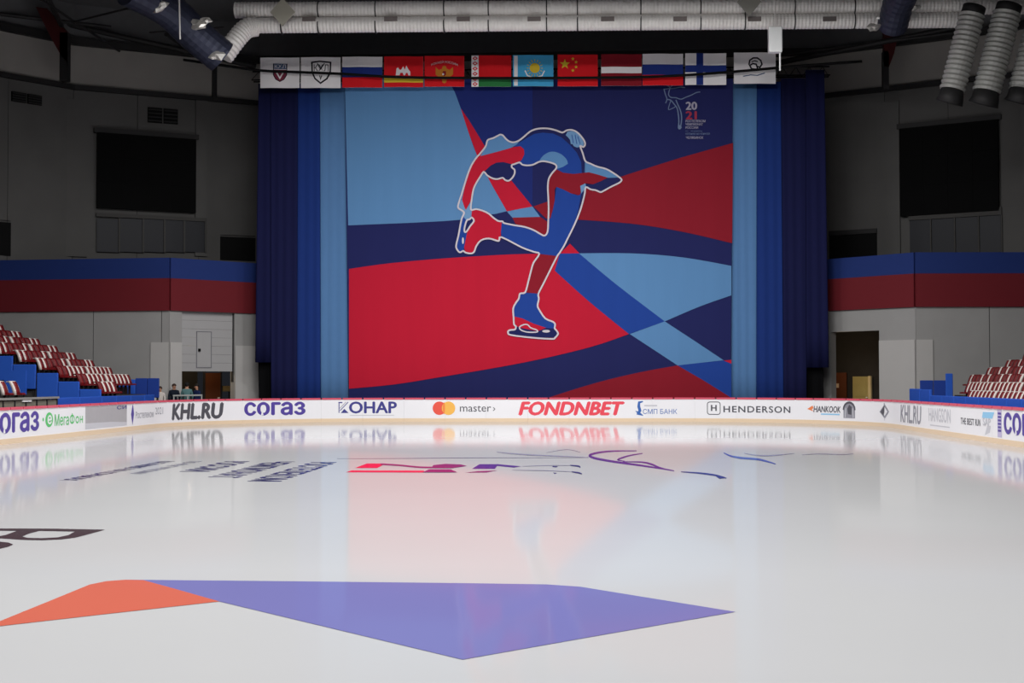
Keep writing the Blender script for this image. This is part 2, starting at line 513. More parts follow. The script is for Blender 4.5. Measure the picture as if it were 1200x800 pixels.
pr = Print().text('THE', (s_at(1126), .46, s_at(1132), .66), c_dgrey, 0, bold=.02); advert(pr)
pr = Print().text('BEST', (s_at(1133.5), .46, s_at(1141.5), .66), c_dgrey, 0, bold=.02); advert(pr)
pr = Print().text('RUN', (s_at(1143), .46, s_at(1149), .66), c_dgrey, 0, bold=.02)
advert(pr); pr = Print()
pr.poly([(s_at(1152), .9), (s_at(1165.5), .92), (s_at(1163), .72), (s_at(1151), .72)], c_sky, 0)
pr.text('SAP', (s_at(1152), .5, s_at(1161), .72), c_lgrey, 1, bold=.03)
advert(pr, 'board_emblem')
advert(Print().poly([(s_at(1154), .2), (s_at(1160), .3), (s_at(1161), .5), (s_at(1157), .5)], c_lgrey, 0), 'board_emblem')
pr = Print().poly([(s_at(1169), .2), (s_at(1174), .2), (s_at(1174), 1.0), (s_at(1169), 1.0)], mat('ink_lilac', (196, 188, 220), .5), 0)
for k in range(6):
    z = .36 + k * .1
    pr.poly([(s_at(1169.6), z), (s_at(1173.4), z), (s_at(1173.4), z + .06), (s_at(1169.6), z + .06)], c_purple, 1)
advert(pr)
advert(sogaz(1177, 1226, .34, .92))

# ------------------------------------------------------------------ print in the ice
def ice_print(pr, name, z=0.003):
    def fn(x, y, layer):
        p = on_ice(x, y); return (p.x, p.y, z + 0.0015 * layer)
    return pr.build(name, fn, ice)
i_or = ice_mat('ice_orange', (200, 102, 84), .02); i_bl = ice_mat('ice_violet_blue', (116, 115, 172), .02)
i_bk = ice_mat('ice_charcoal', (70, 60, 66), .02); i_nv = ice_mat('ice_navy', (64, 62, 118), .02)
i_rd = ice_mat('ice_red', (226, 40, 84), .02); i_pu = ice_mat('ice_plum', (128, 50, 112), .02); i_vi = ice_mat('ice_violet', (84, 56, 140), .02)
i_gy = ice_mat('ice_line_grey', (150, 150, 172), .02)
ice_print(Print().poly([(-20, 736), (60, 703.5), (105, 685), (125, 681), (148, 679.3), (168, 679.8), (205, 690), (257, 704.8), (120, 720)], i_or), 'ice_arrow_tail')
ice_print(Print().poly([(148, 679.3), (350, 681.2), (540, 683.3), (640, 684.8), (680, 687.5), (720, 694), (862, 717), (700, 745), (542, 773), (400, 739), (257, 704.8), (205, 690), (168, 679.8)], i_bl), 'ice_arrow')
pr = Print().poly([(-40, 619.0), (0, 619.2), (60, 619.4), (123, 620.6), (113, 623.5), (98, 627.5), (88, 630), (72, 632), (50, 633), (28, 632.6), (0, 630.8), (-40, 629)], i_bk, 0,
    holes=[[(46, 622), (88, 622.8), (80, 627), (68, 629.6), (48, 630.6), (32, 630.2), (26, 628.6), (33, 625.5)], [(-30, 621.5), (20, 622), (6, 627), (-5, 629), (-30, 628)]])
pr.poly([(-40, 647), (0, 643), (10, 640.5), (15.5, 638), (10, 635.7), (0, 634.7), (-40, 634.2)], i_bk)
ice_print(pr, 'ice_letter')
pr = Print()
pr.poly([(405, 553.3), (412, 551.2), (497, 551.4), (497, 553.6)], i_rd); pr.poly([(495, 553.6), (503, 550), (528, 550), (536, 553.6)], i_pu, 3)
pr.poly([(416, 548.3), (430, 543), (452, 543), (442, 548.4)], i_rd)
pr.line(smooth_line([(446, 543.8), (470, 545.3), (490, 547.3), (510, 547.7), (530, 547.4)], 4), 1.8, i_pu, 1)
pr.poly([(508, 545), (522, 543.6), (540, 544.2), (547, 546), (530, 548.6), (505, 548.6)], i_pu, 2)
pr.poly([(553, 549.3), (562, 543.8), (584, 543.8), (580, 549.3)], i_vi); pr.poly([(582, 543.8), (611, 546.4), (602, 547.8), (582, 545.8)], i_vi, 1)
pr.poly([(545, 553.8), (560, 552), (583, 551.2), (570, 553.6)], i_pu)
ice_print(pr, 'ice_numerals')
pr = Print()
def stroke(pts, wid, m=i_nv):
    sp = smooth_line(pts, 5); n = len(sp)
    pr.line(sp, [wid * (0.35 + 0.65 * math.sin(math.pi * (k + .5) / n)) for k in range(n)], m, .3 * len(pr.items))
stroke([(746, 528.2), (720, 528.5), (703, 530), (691, 533.4), (698, 537), (720, 541), (750, 545.2), (775, 549), (790, 551.6)], 2.6, i_vi)
stroke([(753, 531.2), (740, 533.3), (730, 536), (724, 538.8), (732, 540.3)], 1.8, i_vi)
stroke([(730, 541), (752, 541.5), (763, 543.8), (772, 547.5), (784, 550.8)], 2.0, i_vi)
stroke([(798, 552.8), (822, 554.6), (840, 557.2), (851, 560.4)], 2.0, i_nv)
pr.poly([(838, 557.5), (848, 558.5), (852, 560.2), (843, 561)], i_nv, 1)
stroke([(848, 530.5), (856, 534.2), (868, 536.5), (888, 538.2), (900, 541), (909, 543.8)], 2.4, ice_mat('ice_blue', (86, 98, 170), .02))
stroke([(872, 531), (884, 533.2), (900, 534), (916, 532.8), (931, 531.2)], 1.4, i_gy)
stroke([(940, 533), (960, 531.8), (985, 532.6), (1000, 531.8)], 1.0, i_gy)
stroke([(582, 529.6), (596, 531.2), (620, 533), (655, 534.6), (690, 536)], 1.4, i_gy)
stroke([(640, 530.6), (664, 526.8), (680, 530)], .6, i_gy)
stroke([(612, 546.5), (640, 545.6), (670, 545.5)], .7, i_gy); stroke([(668, 545.3), (678, 546.4), (680, 548)], 1.6, i_nv)
stroke([(600, 551), (640, 551.6), (670, 553)], .7, i_gy); stroke([(670, 553), (678, 554.2), (682, 555.6)], 1.6, i_nv)
pr.poly([(648, 546), (654, 546.3), (652, 547.6), (647, 547)], i_nv); pr.poly([(648, 553.6), (653, 554.2), (650, 555.4)], i_nv)
stroke([(395, 537.6), (480, 537.2), (560, 536.6), (690, 536.6)], .5, i_gy)
ice_print(pr, 'ice_skater_lines')
def ice_text(body, X, Y0, length, height, m, bold=.02):
    pr = Print().text(body, (0, 0, length, height), m, 0, bold=bold)
    pr.build('ice_lettering', lambda u, v, l: (X + v, Y0 - u, 0.003 + .002 * l), ice)
ice_text('РОСТЕЛЕКОМ', -3.7, 31.3, 6.0, .62, i_nv, .03)
ice_text('ЧЕМПИОНАТ', -4.75, 31.5, 5.3, .62, i_nv, .03)
ice_text('РОССИИ', -5.8, 31.6, 3.6, .62, i_nv, .03)
ice_text('ПО ФИГУРНОМУ', -6.65, 31.6, 4.4, .32, i_gy)
ice_text('КАТАНИЮ НА КОНЬКАХ', -7.35, 31.6, 6.2, .36, i_nv)

# ------------------------------------------------------------------ back wall, side walls of the far end
LA, LB = (-17.0, 63.6), (-12.6, 68.0)         # slanting wall with the roller gate
LO = (-39.9, 65.6)
RA, RB = (17.75, 63.4), (13.3, 67.85)         # slanting wall with the open passage
RO = (39.9, 64.6)
Z_RED, Z_MID, Z_TOP = 5.22, 6.75, 7.72
def seg_len(a, b): return math.hypot(b[0] - a[0], b[1] - a[1])

# left: lower wall of tall concrete panels
wl = struct(link('wall_back_left', None))
uo = seg_len(LO, LA)
def u_on(px, a, b, py=420): return on_line(px, py, a, b)[0]
seams = [0, u_on(-150, LO, LA), u_on(-20, LO, LA), u_on(109, LO, LA), u_on(189, LO, LA), uo]
for u0, u1 in zip(seams[:-1], seams[1:]):
    wallbox(MB(), LO, LA, u0 + .02, u1 - .02, -.02, Z_RED, -.4, 0, M_low).build('wall_panel', wl)
wallbox(MB(), LO, LA, 0, uo, -.02, Z_RED, -.42, -.05, M_black).build('wall_joint', wl)
Lg = seg_len(LA, LB)
g0, g1 = u_on(213, LA, LB), u_on(275, LA, LB)
zt = on_line(240, 365.5, LA, LB)[1]; zg = on_line(240, 435, LA, LB)[1]
wallbox(MB(), LA, LB, 0, g0, -.02, Z_RED, -.4, 0, M_low).build('wall_panel', wl)
wallbox(MB(), LA, LB, g1, Lg + 3, -.02, Z_RED, -.4, 0, M_low).build('wall_panel', wl)
wallbox(MB(), LA, LB, g0, g1, zt, Z_RED, -.4, -.02, M_low).build('wall_panel', wl)
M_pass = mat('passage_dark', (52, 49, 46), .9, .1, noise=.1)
# the passage behind the gate
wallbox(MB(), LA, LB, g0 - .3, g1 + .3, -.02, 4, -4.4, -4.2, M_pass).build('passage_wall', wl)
# lighter cladding sheets low on the wall
zc = on_line(200, 401, LA, LB)[1]
ua = u_on(177, LO, LA)
wallbox(MB(), LO, LA, ua, uo - .02, -.02, zc, 0, .06, M_low2).build('cladding_sheet', wl)
wallbox(MB(), LA, LB, .02, g0 - .02, -.02, zc, 0, .06, M_low2).build('cladding_sheet', wl)
wallbox(MB(), LA, LB, g1 + .02, Lg, -.02, zc - .1, 0, .06, M_low2).build('cladding_sheet', wl)

# roller gate, part lowered, with a wicket door in it
gate = thing('roller_gate', 'pale grey sectional gate half lowered in the slanting concrete wall', 'gate')
M_gate = mat('gate_grey', (172, 171, 172), .6, .3, noise=.03)
ns = 7
d0, d1 = u_on(232, LA, LB), u_on(250, LA, LB)
zd0, zd1 = on_line(240, 431, LA, LB)[1], on_line(240, 388, LA, LB)[1]
for k in range(ns):
    z0 = zg + (zt - zg) * k / ns; z1 = zg + (zt - zg) * (k + 1) / ns
    wallbox(MB(), LA, LB, g0 + .03, g1 - .03, z0 + .004, z1 - .004, -.26, -.18, M_gate).build('gate_section', gate)
M_line = mat('door_outline', (120, 120, 126), .6)
dr = wallbox(MB(), LA, LB, d0 + .04, d1 - .04, zd0 + .04, zd1 - .04, -.18, -.165, M_gate).build('wicket_door', gate)
fr = MB()
wallbox(fr, LA, LB, d0, d0 + .04, zd0, zd1, -.18, -.155, M_line); wallbox(fr, LA, LB, d1 - .04, d1, zd0, zd1, -.18, -.155, M_line)
wallbox(fr, LA, LB, d0 + .04, d1 - .04, zd1 - .04, zd1, -.18, -.155, M_line); wallbox(fr, LA, LB, d0 + .04, d1 - .04, zd0, zd0 + .04, -.18, -.155, M_line)
fr.build('door_frame', dr)
uh, zh = on_line(235, 410, LA, LB)
wallbox(MB(), LA, LB, uh - .04, uh + .07, zh - .07, zh + .07, -.165, -.1, M_black).build('door_handle', dr)
wallbox(MB(), LA, LB, g1 - .03, g1 + .03, zg - .5, zt, -.3, -.1, M_steel).build('guide_rail', gate)
# brown door and pale box in the passage
M_brown = mat('brown_wood', (96, 52, 30), .5, .3, noise=.1, scale=4, stretch=(6, 6, .4))
def off_line(a, b, off):
    ux, uy = b[0] - a[0], b[1] - a[1]; L = math.hypot(ux, uy); nx, ny = uy / L, -ux / L
    if ny > 0: nx, ny = -nx, -ny
    return (a[0] + nx * off, a[1] + ny * off), (b[0] + nx * off, b[1] + ny * off)
PA, PB = off_line(LA, LB, -3.0)
bd0, bd1 = u_on(240, PA, PB, 450), u_on(258, PA, PB, 450)
door = thing('door_1', 'brown wooden door standing in the passage behind the gate', 'door'); struct(door)
wallbox(MB(), PA, PB, bd0, bd1, 0, 2.3, -.03, .03, M_brown).build('door_leaf', door)
wallbox(MB(), PA, PB, bd0 - .08, bd0, 0, 2.36, -.05, .05, M_steel).build('door_frame', door)
wallbox(MB(), PA, PB, bd1 + .0, bd1 + .08, 0, 2.36, -.05, .05, M_steel).build('door_frame', door)
wallbox(MB(), PA, PB, bd1 - .16, bd1 - .06, 1.0, 1.06, .03, .09, M_duct).build('door_handle', door)
cb0, cb1 = u_on(261, PA, PB, 455), u_on(273.5, PA, PB, 455)
crate = thing('wall_cabinet', 'small pale yellow cabinet on legs beside the brown passage door', 'cabinet')
M_pale = mat('pale_yellow', (150, 132, 92), .6)
zc0, zc1 = on_line(267, 458.5, PA, PB)[1], on_line(267, 452, PA, PB)[1]
wallbox(MB(), PA, PB, cb0, cb1, zc0, zc1, -.5, .0, M_pale).build('body', crate)
for k in (0, 1):
    u = cb0 + .05 + k * (cb1 - cb0 - .16)
    wallbox(MB(), PA, PB, u, u + .06, 0, zc0, -.3, -.24, M_steel).build('leg', crate)
wallbox(MB(), PA, PB, cb0 + .03, cb1 - .03, zc0 + .03, zc1 - .03, .0, .015, M_pale).build('cabinet_door', crate)

# right: lower wall with an open passage
wr = struct(link('wall_back_right', None))
ur = seg_len(RA, RO)
seams = [0, u_on(1160, RA, RO), u_on(1260, RA, RO), u_on(1400, RA, RO), ur]
for u0, u1 in zip(seams[:-1], seams[1:]):
    wallbox(MB(), RA, RO, u0 + .02, u1 - .02, -.02, Z_RED, -.4, 0, M_low).build('wall_panel', wr)
wallbox(MB(), RA, RO, 0, ur, -.02, Z_RED, -.42, -.05, M_black).build('wall_joint', wr)
Lr = seg_len(RA, RB)
h0, h1 = u_on(1030.5, RA, RB), u_on(974, RA, RB)
zo = on_line(1000, 388, RA, RB)[1]
wallbox(MB(), RA, RB, 0, h0, -.02, Z_RED, -.4, 0, M_low).build('wall_panel', wr)
wallbox(MB(), RA, RB, h1, Lr + 3, -.02, Z_RED, -.4, 0, M_low).build('wall_panel', wr)
wallbox(MB(), RA, RB, h0, h1, zo, Z_RED, -.4, -.0, M_low).build('wall_panel', wr)
zc = on_line(1050, 398.5, RA, RB)[1]
wallbox(MB(), RA, RB, .02, h0 - .02, -.02, zc, 0, .06, M_low2).build('cladding_sheet', wr)
wallbox(MB(), RA, RO, .02, u_on(1093, RA, RO), -.02, zc, 0, .06, M_low2).build('cladding_sheet', wr)
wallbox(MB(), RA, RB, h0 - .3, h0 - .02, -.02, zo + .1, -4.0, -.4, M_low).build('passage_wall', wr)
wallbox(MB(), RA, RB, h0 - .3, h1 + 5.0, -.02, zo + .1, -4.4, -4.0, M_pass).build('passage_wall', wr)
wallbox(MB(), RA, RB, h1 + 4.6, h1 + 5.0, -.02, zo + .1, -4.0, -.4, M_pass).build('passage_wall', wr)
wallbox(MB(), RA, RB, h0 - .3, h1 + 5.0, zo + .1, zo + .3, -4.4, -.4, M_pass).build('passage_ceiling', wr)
QA, QB = off_line(RA, RB, -3.9)
e0, e1 = sorted((u_on(980, QA, QB, 450), u_on(992.5, QA, QB, 450)))
door = thing('door_2', 'dark brown passage door with a painted light reflection beside a yellowish door', 'door'); struct(door)
ztop = on_line(986, 436.5, QA, QB)[1]
wallbox(MB(), QA, QB, e0, e1, 0, ztop, 0, .06, M_brown).build('door_leaf', door)
ul, zl = on_line(982.5, 452, QA, QB)
wallbox(MB(), QA, QB, ul - .07, ul + .07, zl - .1, zl + .12, .06, .075, mat('glint_pale', (225, 200, 170), .3)).build('door_pane', door)  # pale patch paints the light reflected on the door
wallbox(MB(), QA, QB, e0 + .1, e1 - .1, .3, .8, .06, .08, mat('brown_light', (120, 72, 46), .5)).build('door_panel', door)
e0, e1 = sorted((u_on(1000, QA, QB, 450), u_on(1022, QA, QB, 450)))
door = thing('door_3', 'yellowish painted door with pale frame at the back of the passage', 'door'); struct(door)
ztop = on_line(1010, 441, QA, QB)[1]
M_yd = mat('door_yellow', (168, 150, 92), .5, .3, noise=.08, scale=2)
wallbox(MB(), QA, QB, e0 + .18, e1, 0, ztop, 0, .06, M_yd).build('door_leaf', door)
wallbox(MB(), QA, QB, e0, e0 + .16, 0, ztop + .02, 0, .12, mat('frame_cream', (214, 190, 140), .5)).build('door_frame', door)
wallbox(MB(), QA, QB, e0 + .3, e1 - .12, 1.05, ztop - .15, .06, .08, M_yd).build('door_panel', door)
wallbox(MB(), QA, QB, e0 + .3, e1 - .12, .15, .95, .06, .08, M_yd).build('door_panel', door)
wallbox(MB(), QA, QB, e0 + .22, e0 + .3, .98, 1.03, .06, .12, M_duct).build('door_handle', door)

# balcony parapets with a blue and a red band
M_bb = mat('balcony_blue', (34, 54, 116), .7, .2, noise=.05); M_br = mat('balcony_red', (112, 32, 40), .7, .2, noise=.05)
for nm, A, B, O, lab in (('l', LA, LB, LO, 'blue and red balcony parapet above the roller gate wall'),
                         ('r', RA, RB, RO, 'blue and red balcony parapet above the open passage')):
    t = struct(link('trim_2' if nm == 'l' else 'trim_3', None)); t['label'] = lab
    for P, Q in ((O, A), (A, B)):
        L = seg_len(P, Q) + (2.5 if Q is B else 0)
        wallbox(MB(), P, Q, 0, L, Z_RED, Z_MID, -.25, .12, M_br).build('red_band', t)
        wallbox(MB(), P, Q, 0, L, Z_MID, Z_TOP, -.25, .10, M_bb).build('blue_band', t)
    # gallery slab behind it
    mb = MB()
    P = [O, A, B, (B[0], 73.5), (O[0], 73.5)]
    mb.prism([(p[0], p[1] + .3, Z_RED + .2) for p in P], (0, 0, .3), M_conc)
    struct(mb.build('floor_gallery'))

# upper wall: slightly rounded in plan, ledge, lighter band above
UL = [(-40, 50), (-28.2, 60.5), (-25.4, 64.8), (-23.2, 67.5), (-14.8, 72.0), (15.2, 72.0), (23.6, 67.5), (25.8, 64.8), (28.6, 60.5), (40, 50)]
# tangents: a smoothed version of the plan so the ledge bends gently
ULs = []
for i in range(len(UL)): ULs.append(UL[i])
Z_LEDGE, Z_UP = 16.75, 19.0
ZG = Z_RED + .5
wu = struct(link('wall_back', None))
trim = struct(link('trim_1', None))
for si, (a, b) in enumerate(zip(ULs[:-1], ULs[1:])):
    L = seg_len(a, b)
    zlow = -.02 if si in (0, 1, len(ULs) - 3, len(ULs) - 2) else ZG      # the outer lengths stand on the floor
    n = max(1, int(round(L / 2.9)))
    for k in range(n):
        wallbox(MB(), a, b, L * k / n + .012, L * (k + 1) / n - .012, zlow, Z_LEDGE, -.3, 0, M_upper).build('wall_panel', wu)
    wallbox(MB(), a, b, -.1, L + .1, zlow, Z_LEDGE, -.34, -.04, M_black).build('wall_joint', wu)
    wallbox(MB(), a, b, -.05, L + .05, Z_LEDGE, Z_UP, -.3, .02, M_upper2).build('wall_band', wu)
    wallbox(MB(), a, b, -.05, L + .05, Z_UP, 21.0, -.3, .02, M_roof).build('wall_band', wu)
    wallbox(MB(), a, b, -.06, L + .06, Z_LEDGE - .12, Z_LEDGE + .12, .0, .22, M_steel).build('ledge', trim)
    wallbox(MB(), a, b, -.06, L + .06, Z_UP - .12, Z_UP + .25, .0, .3, M_steel).build('ledge', trim)

# shallow pilasters on the upper wall
SL1 = (UL[3], UL[4]); SL2 = (UL[2], UL[3]); SR1 = (UL[5], UL[6]); SR2 = (UL[6], UL[7])
def up_box(name, x0, y0, x1, y1, line, d0, d1, m, parent=None):
    ua, za = on_line(x0, y0, *line); ub, zb = on_line(x1, y1, *line)
    return wallbox(MB(), line[0], line[1], min(ua, ub), max(ua, ub), min(za, zb), max(za, zb), d0, d1, m).build(name, parent)
for x0, x1, ln in ((70, 103, SL1), (228, 243, SL1), (1175, 1200, SR1), (1030, 1054, SR1)):
    up_box('pilaster', x0, 300, x1, 118, ln, .0, .14, M_upper, wu)

# dark screens
for x0, y0, x1, y1, ln, lab in ((113, 156, 228, 250, SL1, 'switched-off black video screen on the wall above the roller gate'),
                                (1056, 152, 1172, 247, SR1, 'switched-off black video screen on the wall above the open passage')):
    ua, za = on_line(x0, y0, *ln); ub, zb = on_line(x1, y1, *ln)
    ua, ub = min(ua, ub), max(ua, ub); za, zb = min(za, zb), max(za, zb)
    t = thing('video_screen', lab, 'screen')
    wallbox(MB(), ln[0], ln[1], ua, ub, za, zb, .14, .34, M_black).build('housing', t)
    M_scr = mat('screen_black', (5, 5, 6), .7, .1)
    for i in range(4):
        for j in range(3):
            wallbox(MB(), ln[0], ln[1], ua + (ub - ua) * i / 4 + .01, ua + (ub - ua) * (i + 1) / 4 - .01,
                    za + (zb - za) * j / 3 + .01, za + (zb - za) * (j + 1) / 3 - .01, .34, .37, M_scr).build('screen_panel', t)
    wallbox(MB(), ln[0], ln[1], ua - .15, ub + .15, zb, zb + .25, 0, .3, M_steel).build('top_rail', t)
# dim glazed booths under the screens
M_gl = mat('booth_glass', (34, 36, 44), .4, .2)
for k, (xs, y0, y1, ln) in enumerate((((112, 139, 167, 192, 215, 240), 256, 296, SL1), ((1066, 1092, 1120, 1148, 1175), 252, 296, SR1))):
    wn = struct(link('window_%d' % (k + 1), None))
    for a, b in zip(xs[:-1], xs[1:]):
        up_box('window_pane', a + 1, y0, b - 1, y1, ln, 0.14, .17, M_gl, wn)
        up_box('window_mullion', b - 1, y0, b + 1, y1, ln, 0.14, .24, M_conc, wn)
    up_box('window_frame', xs[0], y0 - 2, xs[-1], y0, ln, .14, .26, M_conc, wn)
for k, (x0, y0, x1, y1, ln) in enumerate(((258, 277, 299, 306, SL1), (972, 273, 1028, 302, SR1), (-10, 259, 12, 300, SL2))):  # flat black panes paint the shade of dark recesses in the wall
    wn = struct(link('window_%d' % (k + 3), None))
    up_box('window_pane', x0, y0, x1, y1, ln, 0.0, .05, M_black, wn)
    up_box('window_frame', x0, y0 - 2, x1, y0, ln, 0.0, .12, M_steel, wn)
# ventilation grilles
def grille(x0, y0, x1, y1, ln, lab):
    ua, za = on_line(x0, y0, *ln); ub, zb = on_line(x1, y1, *ln)
    za, zb = min(za, zb), max(za, zb)
    if ua > ub: ua, ub = ub, ua
    t = thing('vent_grille', lab, 'vent')
    um = (ua + ub) / 2
    for p, q in ((ua, um - .04), (um + .04, ub)):
        h = wallbox(MB(), ln[0], ln[1], p, q, za, zb, .0, .1, M_black).build('housing', t)
        for j in range(4):
            z = za + (zb - za) * (j + .5) / 4
            wallbox(MB(), ln[0], ln[1], p + .03, q - .03, z - .03, z + .03, .1, .14, M_steel).build('slat', h)
grille(13, 107, 48, 124, SL1 if False else SL2, 'black double vent grille on the upper wall by the red roof bracket')
grille(173, 126, 208, 146, SL1, 'black double vent grille right above the video screen')

# ------------------------------------------------------------------ mural curtain
YM = 64.8
f_lb = fabric('cloth_light_blue', (92, 137, 184)); f_mb = fabric('cloth_blue', (36, 68, 148)); f_nv = fabric('cloth_navy', (36, 40, 90))
f_rd = fabric('cloth_red', (190, 30, 54)); f_dr = fabric('cloth_dark_red', (138, 30, 44)); f_wh = fabric('cloth_white', (206, 199, 207))
f_db = fabric('cloth_deep_blue', (34, 46, 112))
f_sk = fabric('cloth_ice_blue', (112, 152, 194))
mural = thing('mural_curtain', 'hanging curtain printed with a figure skater on red and blue swirls', 'curtain', (0, YM, 0))
def on_mural(x, y, layer):
    p = at(x, y, YM)
    return (p.x, 0.05 * math.sin(p.x * 1.9) * 0.25 - 0.006 * layer, p.z)
pr = Print()
pr.poly([(404, 92), (859, 92), (856, 492), (409, 492)], f_nv, 0)
pr.build('backing_cloth', lambda x, y, l: on_mural(x, y, -1), mural, cut=8)
pr = Print()
def sm(p, n=4): return smooth_line(p, n)
edge_lb = sm([(527, 97), (533, 108), (540, 127), (549, 155), (559, 182), (575, 214), (594, 247.3)])
pr.poly([(404, 92), (525, 92)] + edge_lb + [(582, 250.3), (570, 252), (545, 257), (520, 259), (480, 261), (408, 264)], f_lb, 0)
pr.poly([(525, 92), (624, 92), (624, 242), (602, 215), (568, 171), (549, 140), (540, 127), (533, 108), (527, 97)], f_db, 1)
pr.poly([(540, 127), (549, 140), (568, 171), (602, 215), (624, 242), (594, 247.5), (575, 214), (559, 182), (549, 155)], f_rd, 2)
pr.poly([(594, 247.8), (624, 241.8), (633, 254), (600.5, 255)], f_lb, 2)
pr.poly([(600.5, 255), (633, 254), (645, 262), (645, 284), (604, 262)], f_dr, 2)
pr.poly([(859, 167.5), (800, 184), (735, 204.5), (680, 223), (625, 241.8), (640, 256), (660, 257)] + sm([(680, 257.5), (740, 262), (800, 271.5), (858, 285)]), f_dr, 2)
pr.poly(sm([(409, 315), (460, 308), (530, 302), (600, 298), (656, 297)]) + [(650, 317)] + sm([(650, 317), (690, 353), (737, 391.3)]) + sm([(737, 391.3), (690, 407), (612, 425), (514, 442), (460, 450.5), (409, 455.3)]), f_rd, 2)
pr.poly([(668, 285.5), (679, 296.8), (656, 297)], f_rd, 3)
pr.poly([(656, 297), (678.5, 296.8)] + sm([(678.5, 296.8), (722, 333), (779, 376.5)]) + sm([(737, 391.3), (690, 353), (650, 317)]), f_mb, 3)
pr.poly(sm([(678.5, 296.8), (740, 296.8), (800, 301.5), (857, 311.5)]) + [(857, 346)] + sm([(857, 346), (820, 359), (779, 376.5)]) + sm([(779, 376.5), (722, 333), (678.5, 296.8)]), f_lb, 3)
pr.poly([(738, 391.3), (779, 376.5), (815, 400), (848, 422), (820, 425), (794, 428)], f_lb, 3)
pr.poly([(794, 428), (820, 425), (848, 422.3), (857, 425), (857, 466), (825, 446)], f_mb, 3)
pr.poly([(848, 422.3), (857, 421.5), (857, 426)], f_rd, 4)
pr.poly(sm([(600, 481), (645, 465), (700, 448), (750, 436), (794, 428)]) + [(825, 446), (857, 466), (857, 492), (600, 492)], f_dr, 3)
pr.build('printed_pattern', on_mural, mural, cut=8)

pr = Print()
L5 = 6
pr.poly([(563, 183), (569, 172), (571, 165.5), (573, 163.5), (578, 162), (584, 159), (586.5, 158), (589.5, 159), (593, 163), (597, 166), (602, 167), (608, 165), (617, 159.5), (606, 169), (600, 173), (590, 176), (575, 180)], f_lb, L5)
pr.poly([(563, 183), (575, 180), (590, 176), (602, 172.5), (610, 171.5), (614, 175), (614.5, 181), (611, 188), (605, 191.5), (600, 192.5), (590, 190), (582, 190.5), (575, 194), (567, 201.5), (563, 207), (558, 215), (554, 226), (551.5, 236), (546, 246), (544, 242), (541.5, 234), (545, 218), (553, 193), (558, 185)], f_rd, L5 + 1)
pr.poly([(541.5, 234), (544, 242), (546, 246), (551.5, 237), (553, 246), (552, 256), (547, 258.5), (543, 254), (537.5, 243.5), (538.5, 237)], f_sk, L5)
pr.poly([(567, 201.5), (575, 194), (582, 190.5), (590, 190), (600, 192.5), (600, 196.5), (603, 199), (603, 204), (600, 209), (596, 212), (592, 211), (589, 208.5), (583, 210), (577, 209), (571, 205.5)], f_nv, L5)
pr.poly([(606, 169), (614, 160.5), (621, 154.5), (628, 151.5), (636, 150.5), (644, 151), (652, 153), (659, 155.5), (670, 165), (679, 172), (683, 180), (686, 189), (686, 205), (670, 205), (660, 204), (650, 201), (652, 197), (651, 193), (645, 190.5), (637, 189), (631, 190), (625, 193), (618, 194), (612, 193), (605, 191.5), (611, 188), (614.5, 181), (614, 175), (610, 171.5), (602, 172)], f_mb, L5)
pr.poly([(606, 169), (614, 160.5), (621, 154.5), (628, 151.5), (636, 150.5), (644, 151), (652, 153), (659, 155.5), (670, 165), (679, 172), (683, 180), (686, 189), (686, 205), (682, 205), (681, 190), (676, 179), (668, 170), (658, 161), (648, 156.5), (636, 155.5), (626, 157), (618, 161.5)], f_nv, L5 + 1)
pr.poly(sm([(631, 190), (636, 183), (643, 178.5), (650, 178), (658, 181), (664, 187), (665.5, 192)]) + [(660, 195.5), (653, 198), (652, 194), (645, 190.5), (637, 189)], f_lb, L5 + 1)
pr.poly([(663, 158.5), (665, 154.5), (670, 153.5), (676, 156), (681, 161), (684, 167), (684, 171), (681, 171), (679, 172.5), (676, 173), (672.5, 171.5), (671, 169), (669, 169), (668, 164), (666, 161.5)], f_sk, L5 + 2)
for ln in ([(670, 158), (672, 168)], [(674, 158), (676, 169)], [(677, 160), (680, 169)]):
    pr.line(ln, .8, f_mb, L5 + 3)
pr.poly([(685.5, 190), (692, 192), (700, 195.5), (710, 198), (719, 203), (726, 208), (712, 208.5), (700, 205), (692, 202.5), (685, 203.5)], f_lb, L5 + 1)
pr.poly([(652, 198.5), (660, 202.5), (672, 204), (690, 202), (700, 204.5), (712, 208.2), (705, 212), (695, 216), (687, 215), (683, 217), (680, 224), (680, 228.5), (670, 227), (660, 222), (652, 219), (650, 222), (650, 235), (648, 245), (645, 256), (643, 256), (643, 230), (642.5, 215), (645, 207)], f_dr, L5 + 2)
pr.poly([(727, 208.5), (728, 211), (720, 217), (711, 222), (703, 224.5), (692, 221.5), (687, 219.5), (687, 216), (695, 216), (705, 212), (712, 208.3)], f_nv, L5 + 1)
pr.poly([(680, 218), (686, 215), (687, 219.5), (685, 222), (681, 227)], f_sk, L5 + 3)
pr.poly([(652, 219), (660, 222), (670, 227), (678, 229), (684, 222), (685, 228), (682, 240), (678, 252), (672, 266), (665, 280), (660, 290), (653, 300), (645, 299), (632, 297.5), (611.7, 290), (588, 278), (587, 272), (588, 260.5), (603, 264), (615, 266), (625, 269.5), (637, 276), (640, 275), (642, 270), (643.5, 255), (648, 245), (650, 235)], f_mb, L5 + 1)
pr.poly([(681, 228), (684.5, 222), (685, 228), (682, 240), (678, 252), (674, 260), (678, 245)], f_nv, L5 + 2)
pr.poly([(553, 247), (558, 245), (566, 247), (573, 250.5), (578, 255), (584, 259), (588, 260.5), (587, 272), (587, 281), (582, 282), (573, 279.5), (564, 281.5), (558.5, 288), (555.7, 295), (552, 297), (545.7, 296), (544, 290), (546, 280), (547.5, 272), (551, 265), (555.5, 259), (552.5, 253)], f_rd, L5 + 1)
